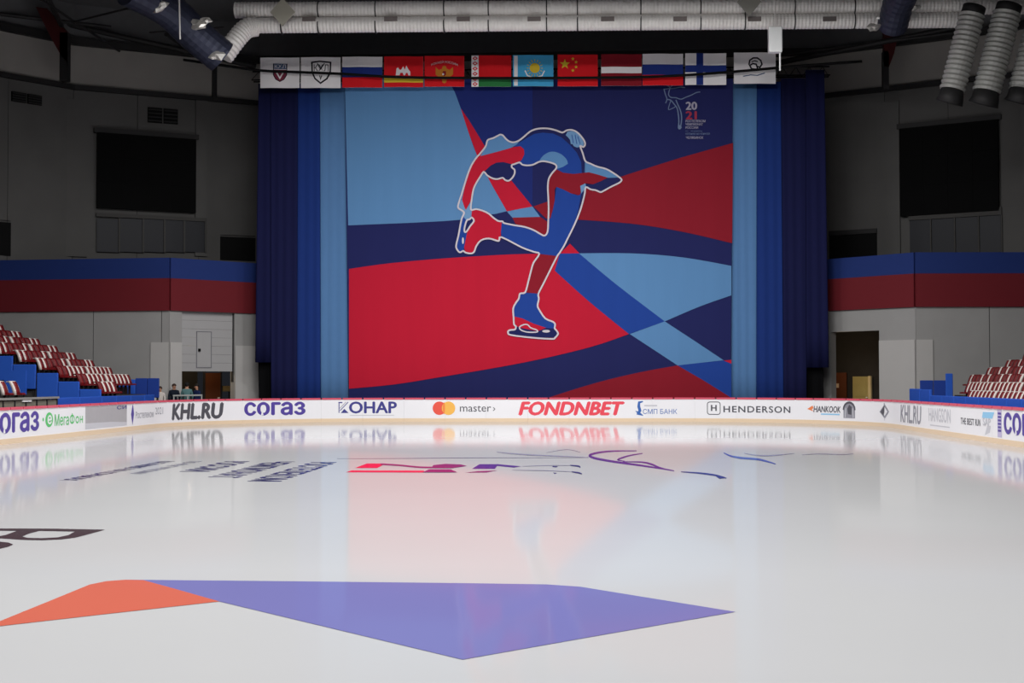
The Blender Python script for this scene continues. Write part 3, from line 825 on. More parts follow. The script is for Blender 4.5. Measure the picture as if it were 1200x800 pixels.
pr.poly([(543, 254), (547, 258), (545, 268), (547.5, 272), (546, 280), (544, 290), (543, 294.5), (539, 295.7), (535.6, 292), (534.7, 287.5), (537.5, 275.5), (541, 258)], f_mb, L5)
pr.poly([(627, 301), (632, 297.5), (645, 299), (653, 301), (637, 332), (631, 344), (616, 343), (619, 330.5), (622.7, 316)], f_dr, L5)
pr.poly([(615.5, 342.5), (631, 344), (631.5, 350), (630, 358), (632, 363), (639, 373), (648, 377), (650.5, 380), (650, 385), (640, 384), (625, 379), (612, 373), (602, 370.5), (601.5, 361.5), (604.5, 355), (608, 350), (609.5, 344)], f_mb, L5)
pr.poly([(602, 370.5), (612, 373), (625, 379), (640, 384), (630, 388), (610, 384), (605, 382), (602.5, 380)], f_rd, L5)
pr.poly([(605, 382), (610, 384), (630, 388), (640, 384), (650, 385), (654, 391), (650.5, 395.5), (623, 395.5), (599, 392.5), (595.5, 390), (599, 386.5), (604, 386)], f_nv, L5)
outer = [(559, 184), (562, 181), (569, 172), (571, 165.5), (573, 163.5), (578, 162), (584, 159), (586.5, 158), (589.5, 159), (593, 163), (597, 166), (602, 167), (608, 165), (614, 160.5), (621, 154.5), (628, 151.5), (636, 150.5), (644, 151), (652, 153), (659, 155.5), (664, 153), (670, 152.5), (676, 155), (681, 160), (685, 166), (685.5, 170), (683.5, 172.5), (680, 171.5), (683, 180), (686, 189), (692, 192), (700, 195.5), (710, 198), (719, 203), (726, 208), (728.5, 211), (726, 214), (720, 217), (714, 220), (706, 224.5), (703, 225), (698, 223), (692, 222), (686.5, 219.5), (685, 228), (682, 240), (678, 252), (672, 266), (665, 280), (661, 288), (656, 296), (652, 302), (637, 332), (631, 344), (631.5, 350), (630, 358), (632, 363), (639, 373), (648, 377), (650.5, 380), (650, 384.5), (652, 387), (654, 391), (650.5, 395.5), (646.5, 397), (623, 395.5), (599, 392.5), (595.5, 390), (596, 387.5), (599, 386.5), (603.5, 386), (604.7, 382.5), (602.5, 380), (602, 372.5), (601.5, 361.5), (604.5, 355), (608, 350), (609.5, 344), (615.5, 342.5), (619, 330.5), (622.7, 316), (625.5, 307.5), (632, 297.5), (625.5, 295), (611.7, 290), (588, 278), (585, 282), (582, 282), (573, 279.5), (564, 281.5), (558.5, 288), (555.7, 295), (552, 297), (545.7, 296), (543, 294), (539, 295.7), (535.6, 292), (534.7, 287.5), (537.5, 275.5), (541, 257), (544, 250), (542, 247), (537, 243.5), (538, 237), (541, 228), (544, 218), (548, 205), (553, 193)]
inner = [(567, 201.5), (563, 207), (558, 215), (555, 222), (553, 233), (552, 245.5), (558, 245), (566, 247), (573, 250.5), (578, 255), (584, 259), (589, 259.5), (591, 261.5), (603, 264), (615, 266), (625, 269.5), (633, 274), (637, 276), (640, 275), (642, 270), (642.5, 260), (643, 245), (642.5, 230), (642, 220), (643, 210), (647, 203), (652, 197), (651, 193), (645, 190.5), (637, 189), (631, 190), (625, 193), (618, 194), (612, 193), (609, 190.5), (603, 192.5), (600, 193.5), (600, 196.5), (603, 199), (603, 204), (600, 209), (596, 212), (592, 211), (589, 208.5), (583, 210), (577, 209), (571, 205.5)]
slot = [(547, 258.5), (550.5, 257), (553, 255), (555.5, 259), (551, 265), (547.5, 270.5), (545, 272), (544.3, 268)]
pr.poly(slot, f_nv, L5 + 3)
for lp in (outer, inner, slot):
    pr.line(lp, 1.9, f_wh, L5 + 4 + .2 * len(lp) / 100, closed=True, sm=3)
pr.disc((542.6, 282), 1.2, f_wh, L5 + 4, 12, 4.0)
pr.disc((640, 388), 4.6, f_wh, L5 + 4, 14, 1.6)
pr.line([(609, 383), (614, 380.3), (618.5, 380.5), (622, 384), (629, 386.6), (629, 389), (618, 389), (610.5, 386.5)], 1.5, f_wh, L5 + 4, closed=True, sm=3)
pr.build('printed_skater', on_mural, mural, cut=8)

# event emblem high on the mural
pr = Print()
f_em = fabric('cloth_steel_blue', (112, 128, 160)); f_pal = fabric('cloth_pale', (165, 162, 180))
def es(pts, wd=1.1): pr.line(smooth_line([(760 + x / 10, 90 + y / 10) for x, y in pts], 4), wd, f_em, 3 + .1 * len(pr.items))
es([(180, 140), (195, 200), (215, 260), (200, 310)]); es([(215, 100), (250, 125), (240, 170), (235, 210), (260, 240), (320, 245), (380, 262), (440, 238), (500, 215), (560, 185), (605, 178)])
es([(250, 140), (320, 132), (380, 122), (430, 128)], .9); es([(185, 145), (240, 135), (280, 100)], .9)
es([(215, 265), (260, 275), (300, 320), (335, 370), (350, 450), (355, 530), (350, 595), (365, 608), (380, 560), (388, 480), (375, 400), (345, 330), (320, 270)], 1.3)
es([(260, 280), (235, 360), (240, 385), (290, 365), (320, 345)], .9)
pr.poly([(795, 150.5), (796, 146), (799, 149), (797.5, 151.5)], f_em, 3)
pr.text('20', (804, 128.5, 816.5, 119.5), f_pal, 3, bold=.04)
pr.text('21', (804, 139.5, 816, 130.5), fabric('cloth_coral', (160, 56, 78)), 3, bold=.04)
pr.text('РОСТЕЛЕКОМ', (803.5, 143.2, 826.5, 140.4), f_pal, 3, bold=.02)
pr.text('ЧЕМПИОНАТ', (803.5, 147, 823.5, 144.2), f_pal, 3, bold=.02)
pr.text('РОССИИ', (803.5, 150.8, 818, 148), f_pal, 3, bold=.02)
pr.text('по фигурному', (803.5, 154.6, 823, 152.6), f_em, 3)
pr.text('катанию на коньках', (803.5, 157.8, 832, 155.6), f_em, 3)
pr.text('ЧЕЛЯБИНСК', (804, 162.6, 824, 159.8), f_pal, 3, bold=.02)
pr.build('printed_emblem', on_mural, mural)

# plain curtains at both sides of the mural
def curtain(x0, x1, ytop, ybot, Y, m, lab, amp=.022, per=.42):
    p0, p1 = at((x0[0]), ytop, Y), at(x1[0], ytop, Y); q0, q1 = at(x0[1], 440, Y), at(x1[1], 440, Y)
    zt = p0.z; zb = 0.25 if ybot is None else at(x0[1], ybot, Y).z
    n = max(8, int((p1.x - p0.x) / per * 10)); mb = MB()
    rows = 8; vs = []; fs = []
    ph = random.random() * 6
    for j in range(rows + 1):
        t = j / rows; z = zt + (zb - zt) * t
        for side in (0, 1):
            for i in range(n + 1):
                u = i / n
                x = (p0.x + (q0.x - p0.x) * t) * (1 - u) + (p1.x + (q1.x - p1.x) * t) * u
                y = amp * math.sin(x * 2 * math.pi / per + ph + .5 * math.sin(x * 3.1)) * (.5 + .5 * t) + side * .012
                vs.append((x, Y + y, z))
    r = 2 * (n + 1)
    for j in range(rows):
        for i in range(n):
            a = j * r + i; fs.append((a, a + 1, a + r + 1, a + r))
            a = j * r + n + 1 + i; fs.append((a, a + r, a + r + 1, a + 1))
        for i in (0, n):
            a = j * r + i; fs.append((a, a + r, a + r + n + 1, a + n + 1))
    for j in (0, rows):
        for i in range(n):
            a = j * r + i; fs.append((a, a + n + 1, a + n + 2, a + 1))
    mb.add(vs, fs, m)
    o = mb.build('curtain', None, True)
    tag(o, lab, 'curtain')
    return o
k_lb = mat('curtain_light_blue', (86, 126, 174), .85, .1, noise=.04); k_mb = mat('curtain_blue', (30, 54, 120), .85, .1, noise=.05); k_nv = mat('curtain_navy', (26, 29, 68), .85, .1, noise=.06)
curtain((375, 376), (404.5, 408.5), 98, None, 64.98, k_lb, 'light blue curtain strip beside the mural, on the roller gate side', .015)
curtain((349, 348), (375, 376), 98, None, 65.02, k_mb, 'royal blue curtain between light blue and navy ones, roller gate side')
curtain((317, 318), (349, 348), 98, None, 65.06, k_nv, 'full-length navy curtain beside royal blue one, roller gate side')
curtain((303, 299), (317, 318), 98, 424.5, 65.12, k_nv, 'short navy curtain ending above the floor, roller gate side')
curtain((858.5, 856.5), (887, 886), 96, None, 64.98, k_lb, 'light blue curtain strip beside the mural, on the open passage side', .015)
curtain((887, 886), (915, 918), 96, None, 65.02, k_mb, 'royal blue curtain between light blue and navy ones, open passage side')
curtain((915, 918), (944, 945), 92, None, 65.06, k_nv, 'full-length navy curtain beside royal blue one, open passage side')
curtain((944, 945), (966, 971.5), 82, 430.5, 65.12, k_nv, 'short navy curtain ending above the floor, open passage side')
# black sheets stand in for the shade in the gaps between the short curtains and the wall
M_shade = mat('shade_black', (16, 16, 18), .9, .05)
curtain((302, 304), (322, 322), 380, None, 65.5, M_shade, 'added black sheet for the dark gap below the short navy curtain, roller gate side', .02)
curtain((940, 940), (964, 965), 380, None, 65.5, M_shade, 'added black sheet for the dark gap below the short navy curtain, open passage side', .02)
# truss the curtains hang from
tr = thing('curtain_truss', 'black truss carrying the curtains, behind the row of flags', 'truss')
pa, pb = at(296, 90, 65.7), at(972, 84, 65.7)
for dy, dz in ((-.2, -.2), (.2, -.2), (0, .25)):
    MB().tube([pa + Vector((0, dy, dz)), pb + Vector((0, dy, dz))], .035, M_black, 8).build('chord', tr)
mb = MB(); n = 44
for i in range(n):
    a = pa + (pb - pa) * (i / n); b = pa + (pb - pa) * ((i + 1) / n)
    mb.tube([a + Vector((0, -.2, -.2)), (a + b) / 2 + Vector((0, 0, .25)), b + Vector((0, .2, -.2))], .018, M_black, 6)
mb.build('lacing', tr)['kind'] = 'stuff'

# ------------------------------------------------------------------ flags
YFL = 64.1
g_w = fabric('flag_white', (246, 243, 245)); g_r = fabric('flag_red', (226, 34, 42)); g_b = fabric('flag_blue', (38, 56, 130)); g_y = fabric('flag_yellow', (226, 196, 60))
g_g = fabric('flag_green', (50, 126, 70)); g_c = fabric('flag_cyan', (74, 172, 222)); g_m = fabric('flag_maroon', (140, 32, 44)); g_k = fabric('flag_black', (36, 34, 44)); g_o = fabric('flag_gold', (205, 130, 50))
g_cr = fabric('flag_crimson', (130, 52, 72)); g_sl = fabric('flag_slate', (76, 98, 132))
flag_items = []
def flag(x0, x1, y0, y1, lab, fn):
    pr = Print(); w_, h_ = x1 - x0, y1 - y0
    def T(p): return (x0 + p[0] * w_, y0 + p[1] * h_)
    class K: pass
    k = K(); k.pr = pr
    k.rect = lambda a, b, c, d, m, l=1: pr.poly([T((a, b)), T((c, b)), T((c, d)), T((a, d))], m, l)
    k.poly = lambda pts, m, l=2: pr.poly([T(p) for p in pts], m, l)
    k.line = lambda pts, wd, m, l=3, closed=False: pr.line([T(p) for p in pts], wd, m, l, closed)
    k.disc = lambda c, r, m, l=2: pr.disc(T(c), r, m, l, 16)
    k.text = lambda s, a, b, c, d, m, l=3: pr.text(s, (*T((a, d)), *T((c, b))), m, l)
    fn(k)
    ph = x0
    def mp(x, y, l):
        p = at(x, y, YFL)
        return (p.x, YFL + .025 * math.sin(p.x * 4 + ph) - .004 * l, p.z)
    o = pr.build('flag', mp, None, cut=5)
    # cloth behind the print, with thickness
    q = MB(); n = 10
    vs = []
    for i in range(n + 1):
        for yy in (y0, y1):
            b_ = mp(x0 + w_ * i / n, yy, 0)
            vs += [(b_[0], b_[1], b_[2]), (b_[0], b_[1] + .02, b_[2])]
    fs = []
    for i in range(n):
        a = i * 4
        fs += [(a, a + 2, a + 6, a + 4), (a + 1, a + 5, a + 7, a + 3), (a, a + 4, a + 5, a + 1), (a + 2, a + 3, a + 7, a + 6)]
    q.add(vs, fs, g_w)
    t = thing('flag', lab, 'flag', group='flags along the curtain top')
    q.build('cloth', t); o.name = 'print'; o.parent = t
def tri(k, cols, fr):
    y = 0
    for c, f in zip(cols, fr): k.rect(0, y, 1, y + f, c); y += f
shield = [(.33, .2), (.5, .16), (.68, .2), (.69, .5), (.64, .7), (.51, .86), (.37, .7), (.32, .5)]
def f1(k):
    k.rect(0, 0, 1, 1, g_w); k.rect(.34, .2, .68, .38, g_sl, 2); k.text('КХЛ', .37, .23, .65, .35, g_w)
    k.poly([(.34, .4), (.68, .4), (.67, .58), (.6, .72), (.5, .79), (.4, .72), (.34, .58)], g_cr)
    k.line([(.42, .5), (.5, .68), (.58, .5)], 1.6, g_w); k.line([(.34, .2), (.34, .58), (.4, .72), (.5, .79), (.6, .72), (.67, .58), (.68, .2)], 1, g_k, 4)
def f2(k):
    k.rect(0, 0, 1, 1, g_w); k.line([(.28, .17), (.48, .14), (.75, .17), (.74, .5), (.66, .7), (.5, .85), (.36, .7), (.29, .5)], 1.8, g_k, 3, True)
    k.line([(.3, .52), (.72, .52)], 1.2, g_k); k.text('КХЛ', .33, .24, .7, .46, g_k); k.line([(.48, .6), (.5, .72), (.53, .6)], 1.2, g_k); k.line([(.42, .2), (.5, .4), (.6, .2)], 1, g_k)
def f3(k): tri(k, (g_w, g_b, g_r), (1 / 3,) * 3)
def f4(k):
    tri(k, (g_r, g_y, g_r), (.68, .17, .15))
    k.poly([(.3, .62), (.32, .4), (.36, .36), (.4, .44), (.44, .44), (.49, .33), (.53, .44), (.57, .3), (.62, .42), (.67, .5), (.67, .62), (.62, .62), (.6, .54), (.56, .54), (.54, .62), (.5, .62), (.48, .54), (.42, .54), (.4, .62)], g_w)
def y_span(v):
    a = min(p[0] for p in v); b = max(p[0] for p in v); return ((a + b) / 2, b - a)
def f5(k):
    k.rect(0, 0, 1, 1, g_r); n = 5
    n0 = len(k.pr.items); k.text('ХОККЕЙ РОССИИ', .16, .15, .84, .24, g_w)
    al = y_span([p for it in k.pr.items[n0:] for p in it[0]])
    for q in range(n0, len(k.pr.items)):
        v, f, m_, l_ = k.pr.items[q]
        k.pr.items[q] = ([(p[0], p[1] + 3.2 * (2 * (p[0] - al[0]) / al[1]) ** 2) for p in v], f, m_, l_)
    k.poly([(.28, .36), (.36, .46), (.44, .42), (.46, .34), (.5, .32), (.54, .34), (.56, .42), (.64, .46), (.72, .36), (.72, .6), (.64, .7), (.57, .7), (.55, .86), (.5, .9), (.45, .86), (.43, .7), (.36, .7), (.28, .6)], g_o)
    k.poly([(.46, .5), (.54, .5), (.54, .62), (.5, .67), (.46, .62)], g_m, 3); k.disc((.47, .6), 1.2, g_w, 4)
def f6(k):
    tri(k, (g_r, g_g), (.7, .3)); k.rect(0, 0, .18, 1, g_w, 2)
    for i in range(6):
        y = .09 + i * .165
        k.poly([(.02, y), (.09, y - .07), (.16, y), (.09, y + .07)], g_r, 3); k.poly([(.06, y), (.09, y - .03), (.12, y), (.09, y + .03)], g_w, 4)
def f7(k):
    k.rect(0, 0, 1, 1, g_c); k.disc((.54, .42), 6, g_y)
    for i in range(16):
        a = i * math.pi / 8; k.line([(.54 + .15 * math.cos(a), .42 + .2 * math.sin(a)), (.54 + .2 * math.cos(a), .42 + .28 * math.sin(a))], .8, g_y)
    k.line([(.3, .5), (.36, .66), (.48, .72), (.6, .72), (.72, .66), (.78, .5)], 1.4, g_w); k.rect(.03, .02, .12, .98, g_w, 2)
def star(c, r, m, k, l=3):
    k.poly([(c[0] + (r if i % 2 == 0 else r * .4) * math.sin(i * math.pi / 5) * .78, c[1] - (r if i % 2 == 0 else r * .4) * math.cos(i * math.pi / 5)) for i in range(10)], m, l)
def f8(k):
    k.rect(0, 0, 1, 1, g_r); star((.18, .3), .17, g_y, k)
    for c in ((.38, .13), (.46, .24), (.46, .39), (.38, .5)): star(c, .06, g_y, k)
def f9(k): tri(k, (g_m, g_w, g_m), (.4, .2, .4))
def f11(k): k.rect(0, 0, 1, 1, g_w); k.rect(.27, 0, .44, 1, g_b, 2); k.rect(0, .38, 1, .6, g_b, 2)
def f12(k):
    k.rect(0, 0, 1, 1, g_w)
    k.line([(.36, .4), (.38, .25), (.46, .18), (.56, .18), (.64, .26), (.67, .38), (.62, .48), (.55, .45), (.53, .38), (.45, .36), (.38, .42), (.42, .52), (.5, .54)], 1.8, g_k)
    k.line([(.42, .3), (.5, .27), (.57, .3)], 1.2, g_k); k.line([(.55, .45), (.57, .58)], 1.6, g_k)
    k.line([(.22, .76), (.4, .72), (.56, .74), (.74, .66)], 1.2, g_sl)
for a in ((305, 351, 67.5, 103, 'white flag with small blue and crimson shield at the row end', f1),
          (352.5, 399, 67, 103, 'white flag with a large black-outlined shield', f2),
          (401, 448, 66.5, 102.5, 'white, blue and red striped flag beside a white shield flag', f3),
          (450, 496, 66, 102, 'red flag with white camel and a yellow stripe', f4),
          (497.5, 544, 65.5, 101.5, 'red flag with a golden double eagle and curved lettering', f5),
          (552.5, 599, 65, 101.5, 'red and green flag with an ornamental white band', f6),
          (601, 648.5, 64.5, 101, 'sky blue flag with a yellow sun', f7),
          (653.5, 700.5, 64, 101, 'red flag with five yellow stars', f8),
          (704.5, 752, 63.5, 100.5, 'dark red flag with a white middle stripe', f9),
          (753, 800.5, 63, 100, 'white, blue and red striped flag beside a blue cross flag', f3),
          (803, 851, 62.5, 99.5, 'white flag with a blue cross', f11),
          (860, 909, 61.5, 98, 'white flag with a black line-drawn emblem', f12)):
    flag(*a)
cb = [(215, 70), (250, 75), (305, 82.5), (350, 84.5), (400, 86.5), (448, 89.5), (500, 91), (600, 91.5), (700, 91), (760, 90), (803, 88), (860, 84), (905, 80), (940, 77), (1010, 72)]
o = MB().tube([at(x, y, 63.7) for x, y in smooth_line(cb, 4)], .065, M_black, 8).build('hanging_cable', None, True)
tag(o, 'black cable sagging in front of the row of flags', 'cable')

# ------------------------------------------------------------------ ducts under the roof
def corrugated(pts, r, m, name, parent, pitch=.12, depth=.06):
    P = [Vector(p) for p in pts]; out = []; rad = []; acc = 0
    for a, b in zip(P[:-1], P[1:]):
        L = (b - a).length; n = max(2, int(L / (pitch / 2)))
        for i in range(n):
            out.append(a + (b - a) * (i / n)); rad.append(r * (1 + (depth if (len(out) % 2) else -depth) / 2))
    out.append(P[-1]); rad.append(r)
    return MB().tube(out, rad, m, 20).build(name, parent, False)
YD = 58.0
def smp(pts, n=5):
    """smooth 3d polyline"""
    P = [Vector(p) for p in pts]; out = []
    for i in range(len(P) - 1):
        p0, p1, p2, p3 = P[max(i - 1, 0)], P[i], P[i + 1], P[min(i + 2, len(P) - 1)]
        for k in range(n):
            t = k / n
            out.append(0.5 * ((2 * p1) + (p2 - p0) * t + (2 * p0 - 5 * p1 + 4 * p2 - p3) * t * t + (3 * p1 - p0 - 3 * p2 + p3) * t ** 3))
    out.append(P[-1]); return out
d1 = thing('ventilation_duct', 'upper silver duct running above its twin over the flags', 'duct')
corrugated([at(276, 12, YD), at(1215, 7, YD)], .345, M_duct, 'duct_tube', d1, .15, .05)
d2 = thing('ventilation_duct', 'lower silver duct with a bent end, just above the flags', 'duct')
yl = lambda x: 31.5 - (x - 300) * 7.0 / 700
corrugated([at(292, 30, YD - .1), at(1124, yl(1124), YD - .1)], .33, M_duct, 'duct_tube', d2, .15, .05)
corrugated(smp([at(300, 31, YD - .1), at(288, 34, YD - .3), at(276, 47, YD - .5), at(262, 66, YD - .7)]), .42, M_duct, 'duct_bend', d2, .2, .09)
for x in (362, 458, 543, 626, 712, 797, 884, 972):
    p = at(x, 22, YD - .42)
    MB().box((p.x - .28, p.y - .06, p.z - .11), (p.x + .28, p.y + .3, p.z + .08), mat('bracket_grey', (120, 112, 110), .5, .4, metal=.3)).build('bracket', d1)
for x in (330, 373, 440, 520, 572, 640, 676, 750, 820, 872, 930, 1000):
    for d_, yy, rr_ in ((d1, 12 - (x - 276) * 5 / 939, .362), (d2, yl(x), .346)):
        p = at(x, yy, YD - (0 if d_ is d1 else .1))
        MB().tube([p, p + Vector((.05, 0, 0))], rr_, M_steel, 20).build('clamp_band', d_)
# dark duct with crumpled foil joints, left
d3 = thing('ventilation_duct', 'dark blue insulated duct with crumpled foil joints near the red bracket', 'duct')
corrugated(smp([at(150, -14, 53.0), at(195, 10, 54.5), at(228, 40, 55.4), at(260, 67, 56.1)]), .72, M_ductdark, 'duct_tube', d3, .5, .02)
M_foil = mat('crumpled_foil', (225, 222, 216), .3, .5, metal=.6, noise=.1, scale=6)
def foil(px, py, Y, s, parent):
    bm = bmesh.new(); bmesh.ops.create_icosphere(bm, subdivisions=2, radius=1)
    for v in bm.verts: v.co *= .55 + random.random() * .75
    bmesh.ops.scale(bm, vec=(s * 1.2, s * .5, s * .8), verts=bm.verts); bmesh.ops.translate(bm, vec=at(px, py, Y), verts=bm.verts)
    me = bpy.data.meshes.new('foil_joint'); bm.to_mesh(me); bm.free(); me.materials.append(M_foil)
    return link('foil_joint', me, parent)
foil(186, 8, 53.6, .32, d3); foil(231, 29, 54.6, .28, d3); foil(254, 64, 55.3, .28, d3); foil(241, 25, 54.6, .2, d3)
# dark duct coming towards the rink over the twin ducts, right
d4 = thing('ventilation_duct', 'short dark blue duct end crossing in front of the silver ducts', 'duct')
corrugated([at(1062, -16, 55.0), at(1052, 6, 56.2), at(1046, 30, 57.2)], .62, M_ductdark, 'duct_tube', d4, .3, .03)
foil(1024, 32, 56.8, .22, d4); foil(1034, 20, 56.8, .2, d4); foil(1072, 8, 56.0, .2, d4)
# three flexible hoses by the right wall
M_hose = mat('hose_foil', (176, 176, 172), .45, .5, metal=.2, noise=.15, scale=3)
for k, (x0, y0, x1, y1, Y, r_) in enumerate(((1139, 18, 1116, 106, 56.2, .5), (1180, 16, 1156, 108, 56.2, .55), (1222, 16, 1198, 106, 56.2, .55))):
    t = thing('flexible_hose', ('corrugated silver hose beside the red column, first of three', 'corrugated silver hose hanging between two others', 'corrugated silver hose farthest from the red column')[k], 'duct', group='hanging hoses')
    corrugated([at(x0, y0, Y), at(x1, y1, Y)], r_, M_hose, 'hose', t, .2, .12)
    p = at(x1, y1, Y); q = p + Vector((-.12, .05, -.5))
    MB().tube([p + Vector((0, 0, .05)), p + Vector((-.06, 0, -.3)), q], [r_ * .9, r_ * 1.0, r_ * 1.1], M_steel, 18).build('nozzle', t, True)
    MB().tube([at(x0, y0, Y), at(x0 + 3, y0 - 10, Y)], r_ * .92, M_steel, 18).build('collar', t, True)
# diamond plates, hanging white box and its wires
for (x, y, sx, sy, lab) in ((331, 14, 15, 17, 'pale diamond-shaped plate hanging before the duct bend end'), (878, 2, 14, 17, 'grey diamond-shaped plate hanging near the white box')):
    c = at(x, y, 56.8)
    k = 56.8 / F
    o = MB().prism([(c.x - sx * k, c.y, c.z), (c.x, c.y, c.z - sy * k), (c.x + sx * k, c.y, c.z), (c.x, c.y, c.z + sy * k)], (0, .08, 0), mat('plate_grey%d' % (x > 500), (176, 172, 158) if x < 500 else (140, 138, 130), .5, .4)).build('diamond_plate')
    t = thing('hanging_plate', lab, 'plate'); o.name = 'plate'; o.parent = t
    MB().tube([(c.x, c.y + .04, c.z), (c.x, c.y + .04, 21.0)], .02, M_duct, 6).build('wire', t)
t = thing('hanging_box', 'white box hanging on a thin wire below the ducts', 'speaker')
p0, p1 = at(900.5, 62, 57.0), at(916, 32, 57.0)
mb = MB().box((p0.x, p0.y - .2, p0.z), (p1.x, p0.y + .2, p1.z), mat('box_white', (245, 246, 246), .4, .4))
bo = mb.build('body', t)
bo.modifiers.new('bevel', 'BEVEL').width = .03
xm = (p0.x + p1.x) / 2
MB().tube([(xm, p0.y, p1.z), (xm, p0.y, 21.0)], .018, M_duct, 6).build('wire', t)
MB().tube([(p1.x - .08, p0.y, p0.z), (p1.x - .08, p0.y, p0.z - .75)], .035, mat('box_white', (245, 246, 246)), 8).build('stem', t)
MB().box((p0.x + .04, p0.y - .215, p0.z + .05), (p1.x - .04, p0.y - .2, p1.z - .05), mat('grille_white', (236, 238, 238), .5)).build('front_panel', t)
o = MB().tube([at(210, -4, 53), at(211, 46, 53)], .03, M_duct, 6).build('hanging_rod', None)
tag(o, 'thin pale rod hanging in front of the dark blue duct', 'rod')

# red roof brackets on columns
M_rb = mat('bracket_red', (78, 26, 27), .6, .3)
def bracket(pts, Y, colx, y0, y1, lab):
    t = thing('roof_bracket', lab, 'bracket')
    lp = [at(x, y, Y) for x, y in pts]
    MB().prism(lp, (0, .35, 0), M_rb).build('gusset', t)
    a, b = at(colx[0], y0, Y), at(colx[1], y1, Y)
    MB().box((a.x, Y, b.z), (b.x, Y + .4, a.z), M_steel).build('column', t)
bracket([(42, 8), (55, 10), (79, 38), (79, 74), (72, 66), (60, 45)], 65.0, (70, 79), 38, 94, 'dark red gusset bracket on a steel column near the dark duct')
bracket([(1036, 30), (1056, 24), (1048, 62), (1042, 78), (1036, 78)], 68.0, (1035, 1042), 60, 104, 'dark red gusset bracket on a steel column near the silver hoses')
up_box('column', 248, 118, 253, 78, SL1, .0, .3, M_steel, wu)
# roof girders and thin bracing rods in the dark
for i, (p, q, r_) in enumerate((((-30, 4, 66), (300, 78, 70), .14), ((-20, 14, 64), (130, 32, 67), .10), ((40, -6, 60), (140, 60, 66), .06), ((85, 26, 62), (165, 6, 58), .05), ((175, 38, 62), (262, 32, 62), .04),
                               ((900, 76, 69), (1130, 30, 66), .14), ((905, 66, 69), (1120, 38, 66), .08), ((195, 40, 64), (228, 62, 67), .12), ((55, -5, 60), (72, 30, 65), .12))):
    o = MB().tube([at(p[0], p[1], p[2]), at(q[0], q[1], q[2])], r_, M_steel, 8).build('roof_girder')
    struct(o)

# ------------------------------------------------------------------ grandstands
M_step = mat('stand_concrete', (74, 72, 72), .9, .15, noise=.1)
M_bpad = mat('pad_blue', (42, 92, 196), .55, .3, noise=.06, scale=2.5); M_bpad2 = mat('pad_blue_dark', (30, 62, 150), .6, .3, noise=.06)
M_sred = mat('seat_red', (120, 16, 22), .45, .4); M_swht = mat('seat_white', (222, 212, 206), .45, .4); M_sdk = mat('seat_under', (40, 26, 28), .7, .2)
def seat_meshes():
    """seat facing +x, origin on the tread below its back; width .44 along y"""
    prof = [(-.30, .84), (-.27, .875), (-.22, .87), (-.165, .80), (-.105, .68), (-.06, .55), (-.03, .40)]
    w2 = .20; th = .10
    def shell(prof, w2, th, mt, dx=0.0, rnd=.04):
        mb = MB(); vs = []; n = len(prof)
        for (x, z) in prof:
            for y in (-w2, w2):
                vs += [(x + dx, y, z), (x + dx - th, y, z - .015)]
        fs = []
        for i in range(n - 1):
            a = i * 4; b = a + 4
            fs += [(a, a + 2, b + 2, b), (a + 1, b + 1, b + 3, a + 3), (a, b, b + 1, a + 1), (a + 2, a + 3, b + 3, b + 2)]
        fs += [(0, 1, 3, 2), ((n - 1) * 4, (n - 1) * 4 + 2, (n - 1) * 4 + 3, (n - 1) * 4 + 1)]
        return mb.add(vs, fs, mt)
    back = shell(prof, w2, th, M_swht).mesh('seat_shell', True)
    cush = shell([(-.205, .85), (-.165, .80), (-.115, .68), (-.07, .55), (-.045, .46)], w2 - .07, .03, M_sred, .028).mesh('back_pad', True)
    pan = MB().prism([(-.05, -.15, .40), (-.05, -.15, .45), (.10, -.15, .47), (.16, -.15, .45), (.16, -.15, .40)], (0, .30, 0), M_sred).mesh('seat_pan')
    leg = MB().box((-.14, -.03, 0), (-.06, .03, .43), M_sdk).mesh('bracket')
    red = shell(prof, w2, th, M_sred2).mesh('seat_shell', True)
    return back, cush, pan, leg, red
M_sred2 = mat('seat_dark_red', (104, 18, 24), .5, .3)
SB, SC, SP, SL_, SR_ = seat_meshes()
ORD = ['lowest', 'second', 'third', 'fourth', 'fifth', 'sixth', 'seventh', 'eighth', 'ninth', 'tenth']
seat_total = 0
def put_seat(x, y, z, rz, lab, grp, red=False):
    global seat_total
    t = thing('stadium_seat', lab, 'seat', (x, y, z), rz, grp)
    link('seat_shell', SR_ if red else SB, t); link('back_pad', SC, t); link('seat_pan', SP, t); link('bracket', SL_, t)
    seat_total += 1
TREAD, RISE = .81, .315
# stand on the left: rows step up away from the rink
YL1, YL2 = 52.0, 58.6
stl = MB()
for r in range(9):
    xr = -(16.25 + TREAD * r); z = 1.0 + RISE * r
    y1 = 60.0
    stl.box((-26.5, YL1 + .03, z - RISE if r else 0), (xr + TREAD / 2, YL2 + .5, z), M_step)
struct(stl.build('floor_stand_left'))
for r in range(9):
    xr = -(16.25 + TREAD * r); z = 1.0 + RISE * r
    y = YL2
    k = 0
    while y > YL1 + .3:
        sx, sy = px_of((xr - .2, y, z + .85))
        if sx < -6: break
        red = (r >= 3 and k % 5 in (2, 3, 4)) or (r in (1, 2) and y < YL1 + 1.8) or (r == 0 and y < YL1 + 1.2)
        if not (r == 0 and y > 54.9):
            put_seat(xr - .06, y, z, random.uniform(-.04, .04), '%s, %s row of the stand with stepped blue end panels' % ('plain dark red seat' if red else 'red seat with white shell', ORD[r]),
                     '%s row, stand with stepped end panels' % ORD[r] + (', red' if red else ''), red)
        k += 1
        y -= .5 if k % 6 else .66
